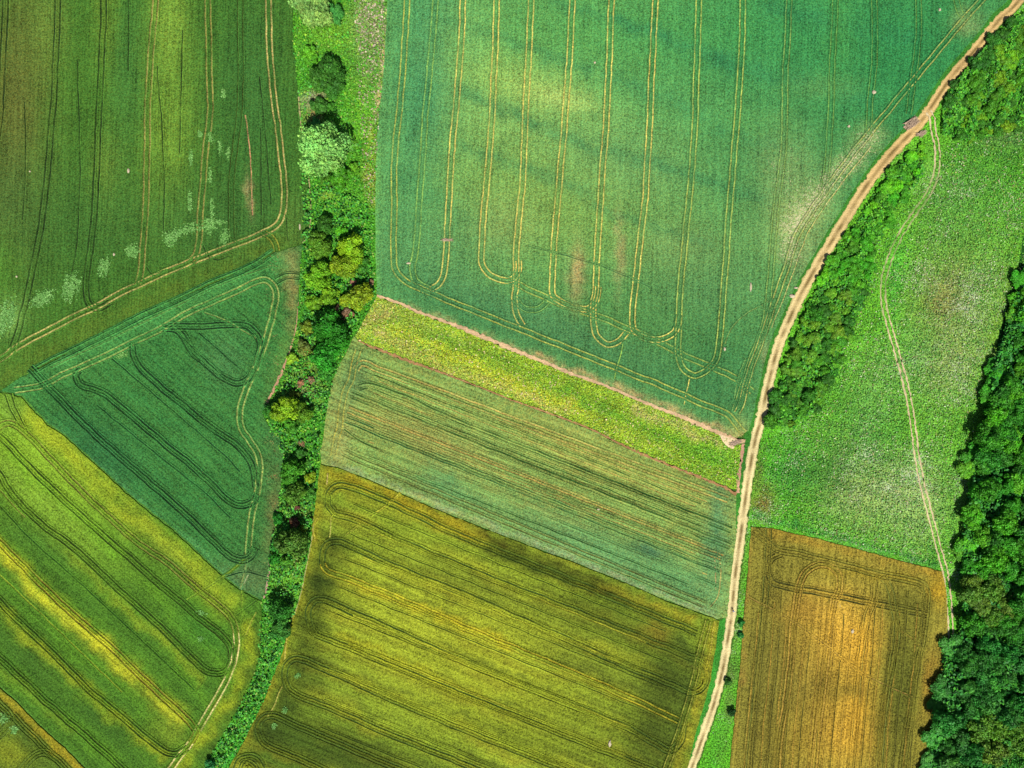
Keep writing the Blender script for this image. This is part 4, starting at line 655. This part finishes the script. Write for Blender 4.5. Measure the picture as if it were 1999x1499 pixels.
# the wood
wood = [(2150, 400), (2016, 520), (1981, 555), (1966, 600), (1956, 650), (1929, 715), (1921, 760), (1926, 800), (1906, 850), (1891, 895), (1884, 960), (1875, 1020), (1869, 1100), (1867, 1150), (1873, 1200), (1866, 1250), (1839, 1270), (1834, 1310), (1831, 1350), (1819, 1410), (1809, 1490), (1803, 1600), (2150, 1600)]
for i, (x, y) in enumerate(scatter_pts(wood, 298, 17.5, 30000)):
    edge = seg_dist(wood[1:-1], np.array([x]), np.array([y]))[0] < 18
    low = y > 1240
    if low: c = [C(40, 128, 48), C(60, 150, 56), C(42, 118, 42)][i % 3]; t = 'dark bluish green'
    else: c = [C(52, 145, 28), C(76, 168, 28), C(42, 126, 32)][i % 3]; t = 'deep green'
    if (abs(x - 1920) < 40 and abs(y - 1170) < 45) or (abs(x - 1950) < 60 and abs(y - 1440) < 30): c = C(84, 140, 44); t = 'light yellowish green'
    plant('tree', x, y, random.uniform(19, 28), c, t + ' tree ' + ('on the left edge' if edge else 'inside') + ' of the wood, ' + ('beside the golden field' if low else 'beside the meadow'), 'trees of the wood along the right edge', squash=.45 if edge else random.uniform(.85, 1.25))

# ------------------------------------------------------------------ grass tufts, blossom, weeds (uncountable)
def tufts(name, poly, n, size, cols, zr, label, cat, prob=None, flat=.8, colf=None, acc=.3, hump=None):
    poly = np.asarray(poly, float); x0, y0 = poly.min(0); x1, y1 = poly.max(0)
    X = rng.uniform(x0, x1, n); Y = rng.uniform(y0, y1, n); k = inside(poly, X, Y)
    if prob is not None: k &= rng.random(n) < prob(X, Y)
    X = X[k]; Y = Y[k]; m = len(X); w2 = W(np.stack([X, Y], 1)); c = np.column_stack([w2, rng.uniform(*zr, m)])
    nor = rng.normal(size=(m, 3)) * .6; nor[:, 2] = np.abs(nor[:, 2]) + flat
    ci = rng.integers(0, len(cols), m); col = np.array(cols)[ci] * rng.uniform(.7, 1.25, (m, 1))
    if colf is not None:
        b = colf(X, Y) * rng.uniform(.55, 1.4, (m, 1)) * rng.uniform(.85, 1.15, (m, 3)); use = (rng.random(m) < acc)[:, None]; col = np.where(use, col, b)
    if hump: c[:, 2] += hump[0] * np.clip(wob(X, Y, hump[1], 6) + .15, 0, 1) * rng.uniform(.75, 1.05, m)
    o = quads(name, c, nor, rng.uniform(*size, m), col, M_TUFT, True); return tag(o, label, cat, None, 'stuff')
tufts('grass_tufts', hedge_poly, 60000, (.15, .5), [C(75, 180, 30), C(100, 198, 30), C(45, 135, 28), C(145, 200, 40), C(60, 170, 40), C(115, 190, 45), C(160, 190, 80)], (.1, .7), 'rough grass tufts all over the hedgerow strip', 'grass', colf=col_h, acc=.35)
tufts('blossom', [(690, -60), (757, -60), (753, 70), (741, 220), (733, 400), (715, 400), (700, 200)], 4200, (.15, .45), [C(205, 185, 160), C(190, 175, 140), C(150, 140, 110), C(110, 165, 50)], (.2, .7), 'pinkish grey dry stems at the right side of the upper hedgerow', 'dry stems', lambda x, y: np.clip(.15 + np.exp(-((x - 725) / 22) ** 2 - ((y - 50) / 60) ** 2) + .4 * (wob(x, y, 30, 3) > .2), 0, 1))
meadow_in = [(1845, 285), (2060, 240), (2060, 480), (1985, 540), (1950, 640), (1915, 750), (1905, 830), (1880, 900), (1860, 1100), (1838, 1108), (1700, 1070), (1500, 1022), (1470, 1010), (1482, 860), (1560, 840), (1610, 740), (1690, 560), (1740, 440), (1800, 360)]
tufts('wood_undergrowth', wood, 90000, (.3, .7), [C(55, 150, 35), C(42, 125, 35), C(75, 165, 35), C(48, 135, 45)], (.2, 2.6), 'dense green undergrowth between the trees of the wood', 'undergrowth', None, flat=.6, hump=(2.2, 40))
for bn, bp in (('upper thicket', belt1), ('belt beside the road', belt2)):
    tufts('scrub', bp, 26000, (.2, .5), [C(60, 155, 28), C(85, 180, 28), C(45, 120, 30), C(110, 190, 35)], (.2, .8), 'low bright green scrub between the shrubs of the ' + bn, 'scrub', None, flat=.9, hump=(1.6, 26))
tufts('undergrowth', [(590, 330), (720, 400), (730, 560), (705, 615), (655, 735), (628, 850), (618, 950), (606, 1060), (580, 1180), (545, 1280), (500, 1390), (440, 1499), (402, 1499), (455, 1405), (505, 1300), (515, 1200), (535, 1040), (555, 900), (530, 830), (560, 740), (592, 640), (594, 480)], 60000, (.2, .5), [C(60, 160, 32), C(45, 125, 30), C(90, 185, 35), C(120, 185, 42), C(35, 100, 32), C(75, 175, 50)], (.2, 1.5), 'dense green undergrowth filling the hedgerow between its trees', 'undergrowth', lambda x, y: np.clip(.6 + .9 * wob(x, y, 22, 3), 0.05, 1), flat=.9, hump=(2.6, 30))
tufts('meadow_flowers', meadow_in, 120000, (.12, .33), [C(90, 178, 36), C(60, 150, 30), C(125, 192, 45), C(100, 175, 60), C(42, 120, 32), C(145, 175, 60)], (.06, .5), 'green herbs and grass tufts scattered over the meadow', 'meadow grass', lambda x, y: np.clip(.7 + .7 * wob(x, y, 22, 2), .15, 1) * (seg_dist(TRACK, x, y) > 9), flat=.7, colf=col_m, acc=.3)
tufts('white_flowers', meadow_in, 40000, (.1, .28), [C(190, 215, 150), C(205, 212, 170), C(165, 195, 120), C(180, 165, 110)], (.15, .55), 'whitish flower heads scattered in drifts over the meadow', 'meadow flowers', lambda x, y: np.clip(.22 + .6 * wob(x, y, 16, 6) + .45 * wob(x, y, 110, 2) + .35 * np.exp(-((x - 1740) / 90) ** 2 - ((y - 950) / 70) ** 2) + .3 * np.exp(-((x - 1880) / 80) ** 2 - ((y - 640) / 110) ** 2), 0, 1) * (seg_dist(TRACK, x, y) > 6), flat=.9)
tufts('fallow_flowers', f6, 40000, (.12, .36), [C(150, 198, 42), C(180, 208, 48), C(95, 170, 35), C(130, 190, 40), C(232, 205, 150)], (.12, .4), 'pinkish blossom and yellow green herbs over the fallow strip', 'flowers', colf=col6, acc=.3)
WP = [(12, 620, 16, 30, 25), (85, 582, 22, 12, -35), (140, 560, 15, 24, 25), (205, 522, 10, 16, 20), (260, 490, 12, 13, 20), (335, 465, 12, 14, 40), (352, 455, 18, 7, -25), (378, 445, 12, 9, 0), (408, 440, 12, 14, 0), (428, 434, 12, 4, 0), (440, 462, 8, 14, 15), (412, 270, 6, 10, 0), (430, 290, 4, 12, 0), (447, 300, 4, 12, 0), (392, 262, 6, 5, 0), (374, 310, 4, 14, 0), (438, 185, 5, 9, 0), (412, 345, 4, 14, 0), (372, 395, 5, 18, 0), (415, 410, 4, 20, 0), (10, 1400, 9, 9, 40), (30, 1423, 9, 7, -20), (240, 693, 12, 5, -25), (536, 1416, 4, 6, 20), (556, 1386, 4, 7, 20), (582, 1318, 5, 4, -30), (394, 1196, 8, 5, 20), (392, 1247, 6, 4, 0)]
for i, (cx, cy, rx, ry, an) in enumerate(WP):
    n = int(rx * ry * 5) + 16; r = rng.random(n) ** .75 * rng.uniform(.6, 1.35, n); th = rng.uniform(0, 6.28, n); a = math.radians(an)
    u = r * np.cos(th) * rx; v = r * np.sin(th) * ry; X = cx + u * math.cos(a) - v * math.sin(a) + rx * .35 * wob(v * 6 + cx, u * 6, 50, 2); Y = cy + u * math.sin(a) + v * math.cos(a) + ry * .35 * wob(u * 6, v * 6 + cy, 50, 4)
    w2 = W(np.stack([X, Y], 1)); nor = rng.normal(size=(n, 3)) * .5; nor[:, 2] = 1
    o = quads('weed_patch', np.column_stack([w2, rng.uniform(.34, .6, n)]), nor, rng.uniform(.12, .3, n), np.array([C(115, 178, 78), C(138, 192, 98), C(88, 150, 58)])[rng.integers(0, 3, n)] * rng.uniform(.8, 1.15, (n, 1)), M_TUFT, True)
    where = 'top left field' if cy < 660 and cx < 580 else ('looping track field' if cy < 700 else 'lower fields')
    WL = ['pale weed patch cut by the left photo edge in the top left field', 'long slanting pale weed patch above the left headland track', 'tall pale weed patch, second from the left edge track', 'ragged pale weed patch between two tall tracks', 'small pale weed patch just left of the fourth track', 'large ragged pale weed patch near the headland track', 'slanting pale weed patch joined to the large ragged one', 'pale weed patch left of the fifth track', 'broad pale weed patch right of the fifth track', 'thin pale weed streak on top of the broad patch', 'leaf shaped pale weed patch, last on the right', 'pale weed patch lying on the fifth track', 'narrow pale weed patch right of the fifth track', 'narrow pale weed patch, third right of the fifth track', 'small pale weed patch left of the fifth track halfway up', 'thin tall weed patch left of the fifth track', 'highest small pale weed patch between two tracks', 'thin weed patch below the one lying on the fifth track', 'faint tall weed streak left of the fifth track above the big patches', 'faint tall weed streak right of the fifth track above the big patches', 'star shaped pale weed patch inside the loop in the bottom left corner', 'pale weed patch just outside the loop in the bottom left corner', 'pale weed streak below the headland of the looping track field', 'pale weed spot inside the lowest loop of the olive field', 'pale weed spot between two loops of the olive field', 'pale weed spot inside the third loop of the olive field', 'bright green weed spot on a track of the banded field', 'tiny pale weed spot in the banded field']
    tag(o, WL[i], 'weed patch', 'pale weed patches in the crops', 'stuff')

# ------------------------------------------------------------------ small things
M_ROCK = plain('rock', C(212, 195, 160), .9, .3, 4); M_WOODP = plain('dry_wood', C(210, 180, 150), .9, .3, 3)
def rock_mesh(seed, r):
    bm = bmesh.new(); bmesh.ops.create_icosphere(bm, subdivisions=2, radius=1); g = random.Random(seed)
    for v in bm.verts:
        n = 1 + .25 * math.sin(v.co.x * 4 + seed) * math.cos(v.co.y * 5 - seed) + g.uniform(-.1, .1); v.co = Vector((v.co.x * r[0] * n, v.co.y * r[1] * n, v.co.z * r[2] * n))
    me = bpy.data.meshes.new('boulder'); bm.to_mesh(me); bm.free(); me.materials.append(M_ROCK); return me
for i, (px, py, rx, ry, lab) in enumerate([(1705, 181, .7, .65, 'pale boulder between the ruts near the upper right of the big field'), (1833, 20, .4, .5, 'small round boulder near the top edge of the big field'), (1656, 247, .4, .5, 'small boulder in the big field left of the farm track fork'),
     (1465, 561, .35, 1.6, 'long narrow pale stone lying in the lower right of the big field'), (1414, 681, .4, .6, 'small stone at the end of a thin winding trail'), (1190, 1450, .5, 1.1, 'pale upright stone in the lower right of the olive field'), (252, 334, .4, .8, 'small slanting stone in the top left field'), (60, 335, .3, .3, 'tiny stone in the brownish part of the top left field'),
     (34, 540, .3, .35, 'tiny pale stone near the left photo edge'), (224, 497, .35, .5, 'small pale stone above a ragged weed patch'), (586, 443, .3, 1.0, 'narrow pale stone near the right corner of the top left field'), (798, 514, .8, .35, 'flat stone left of the second track in the big field'), (1161, 123, .35, .4, 'tiny white stone between two tracks near the top'),
     (1546, 578, 1.0, .6, 'pink boulder on the left road verge'), (1553, 562, .7, .3, 'flat pink stone on the left road verge'), (1663, 1231, .5, .7, 'white stone in the orange centre of the golden field'), (1168, 994, .5, .3, 'small pale stone in the mottled central field')]):
    o = bpy.data.objects.new('boulder', rock_mesh(i, (rx, ry, min(rx, ry) * .8))); COL.objects.link(o); x, y = P(px, py); o.location = (x, y, .4); tag(o, lab, 'boulder', 'stones lying in the fields')
# beige trestle of planks across a track, brushwood heaps
def heap(px, py, L, Wd, n, hgt, rot, name, label, cat):
    bm = bmesh.new(); g = random.Random(int(px))
    for i in range(n):
        a = rot + g.uniform(-.5, .5); u = g.uniform(-.5, .5) * L; v = g.uniform(-.5, .5) * Wd; z = g.uniform(.05, hgt) * (1 - abs(u) / L)
        c = Vector((u * math.cos(rot) - v * math.sin(rot), u * math.sin(rot) + v * math.cos(rot), z + .1)); d = Vector((math.cos(a), math.sin(a), g.uniform(-.15, .15))) * g.uniform(.3, .55) * min(L, 2.4)
        cyl(bm, c - d, c + d, g.uniform(.05, .1), .03, 5)
    me = bpy.data.meshes.new(name); bm.to_mesh(me); bm.free(); me.materials.append(M_WOODP); o = bpy.data.objects.new(name, me); COL.objects.link(o); x, y = P(px, py); o.location = (x, y, .3); tag(o, label, cat); return o
heap(1777, 242, 3.6, 2.4, 190, .9, .6, 'brushwood_pile', 'pinkish brushwood pile on the field edge left of the track fork', 'brushwood pile')
heap(873, 469, 2.8, .5, 30, .4, 0, 'log_pile', 'short row of pale logs lying across the third wheel track of the big field', 'log pile')
heap(1798, 262, 2.2, 1.4, 60, .4, .6, 'brushwood_pile', 'low pinkish brushwood heap right of the dirt road below the track fork', 'brushwood pile')
heap(1435, 864, 2.6, 1.0, 60, .3, .3, 'brushwood_pile', 'pale twig heap beside the bare patch at the tip of the fallow strip', 'brushwood pile')

# ------------------------------------------------------------------ person walking on the road
def skin(name, verts, edges, radii, mat, parent, sub=1):
    me = bpy.data.meshes.new(name); me.from_pydata(verts, edges, []); o = bpy.data.objects.new(name, me); COL.objects.link(o)
    m = o.modifiers.new('skin', 'SKIN'); m.use_smooth_shade = True
    for v, r in zip(me.skin_vertices[0].data, radii): v.radius = (r, r) if not isinstance(r, tuple) else r
    me.skin_vertices[0].data[0].use_root = True
    s = o.modifiers.new('sub', 'SUBSURF'); s.levels = sub; s.render_levels = sub
    me.materials.append(mat); o.parent = parent; return o
root = bpy.data.objects.new('person', None); COL.objects.link(root); x, y = P(1430, 1191); root.location = (x, y, .035); root.rotation_euler = (0, 0, math.radians(-12))
tag(root, 'person in a blue top and dark trousers walking between the ruts of the dirt road', 'person')
SK = plain('skin', (.45, .28, .2), .6, .05); BL = plain('blue_cloth', (.09, .2, .6), .8, .1); DKC = plain('dark_cloth', (.02, .022, .04), .8, .1); HB = plain('hair', (.05, .03, .02), .7, .1); SH = plain('shoe', (.1, .1, .11), .6, .1)
V = [(0, 0, .95), (0, .0, 1.2), (0, .0, 1.42), (0, .01, 1.52), (0, .03, 1.63), (0, .03, 1.72), (.19, 0, 1.42), (.25, -.12, 1.17), (.26, -.02, .93), (.27, .03, .84), (-.19, 0, 1.42), (-.25, .1, 1.17), (-.26, .24, .96), (-.26, .3, .9), (.09, 0, .9), (.1, .2, .5), (.1, .12, .09), (.1, .28, .05), (-.09, 0, .9), (-.1, -.08, .48), (-.1, -.34, .14), (-.1, -.24, .05)]
E = [(0, 1), (1, 2), (2, 3), (3, 4), (4, 5), (2, 6), (6, 7), (7, 8), (8, 9), (2, 10), (10, 11), (11, 12), (12, 13), (0, 14), (14, 15), (15, 16), (16, 17), (0, 18), (18, 19), (19, 20), (20, 21)]
skin('body', V, E, [.13, .12, .14, .055, .09, .075, .06, .045, .035, .03, .06, .045, .035, .03, .085, .06, .04, .035, .085, .06, .04, .035], SK, root, 2)
skin('shirt', [V[i] for i in (0, 1, 2, 6, 7, 8, 10, 11, 12)], [(0, 1), (1, 2), (2, 3), (3, 4), (4, 5), (2, 6), (6, 7), (7, 8)], [.16, .15, .17, .085, .065, .05, .085, .065, .05], BL, root, 2)
skin('trousers', [V[i] for i in (0, 14, 15, 16, 18, 19, 20)], [(0, 1), (1, 2), (2, 3), (0, 4), (4, 5), (5, 6)], [.165, .11, .085, .065, .11, .085, .065], DKC, root, 2)
skin('hair', [(0, .0, 1.66), (0, .01, 1.75)], [(0, 1)], [.1, .07], HB, root, 2)
for a, b in ((16, 17), (20, 21)): skin('shoe', [V[a], V[b]], [(0, 1)], [.055, .05], SH, root, 1)
for f in [(.27, .05, .8), (-.26, .34, .86)]:
    for k in range(5): skin('finger', [(f[0] + (k - 2) * .014, f[1] - (.03 if k == 0 else 0), f[2] + .03), (f[0] + (k - 2) * .017, f[1] + .01, f[2] - .02), (f[0] + (k - 2) * .016, f[1] + .02, f[2] - .05 + .006 * abs(k - 2))], [(0, 1), (1, 2)], [.01, .009, .008], SK, root, 1)
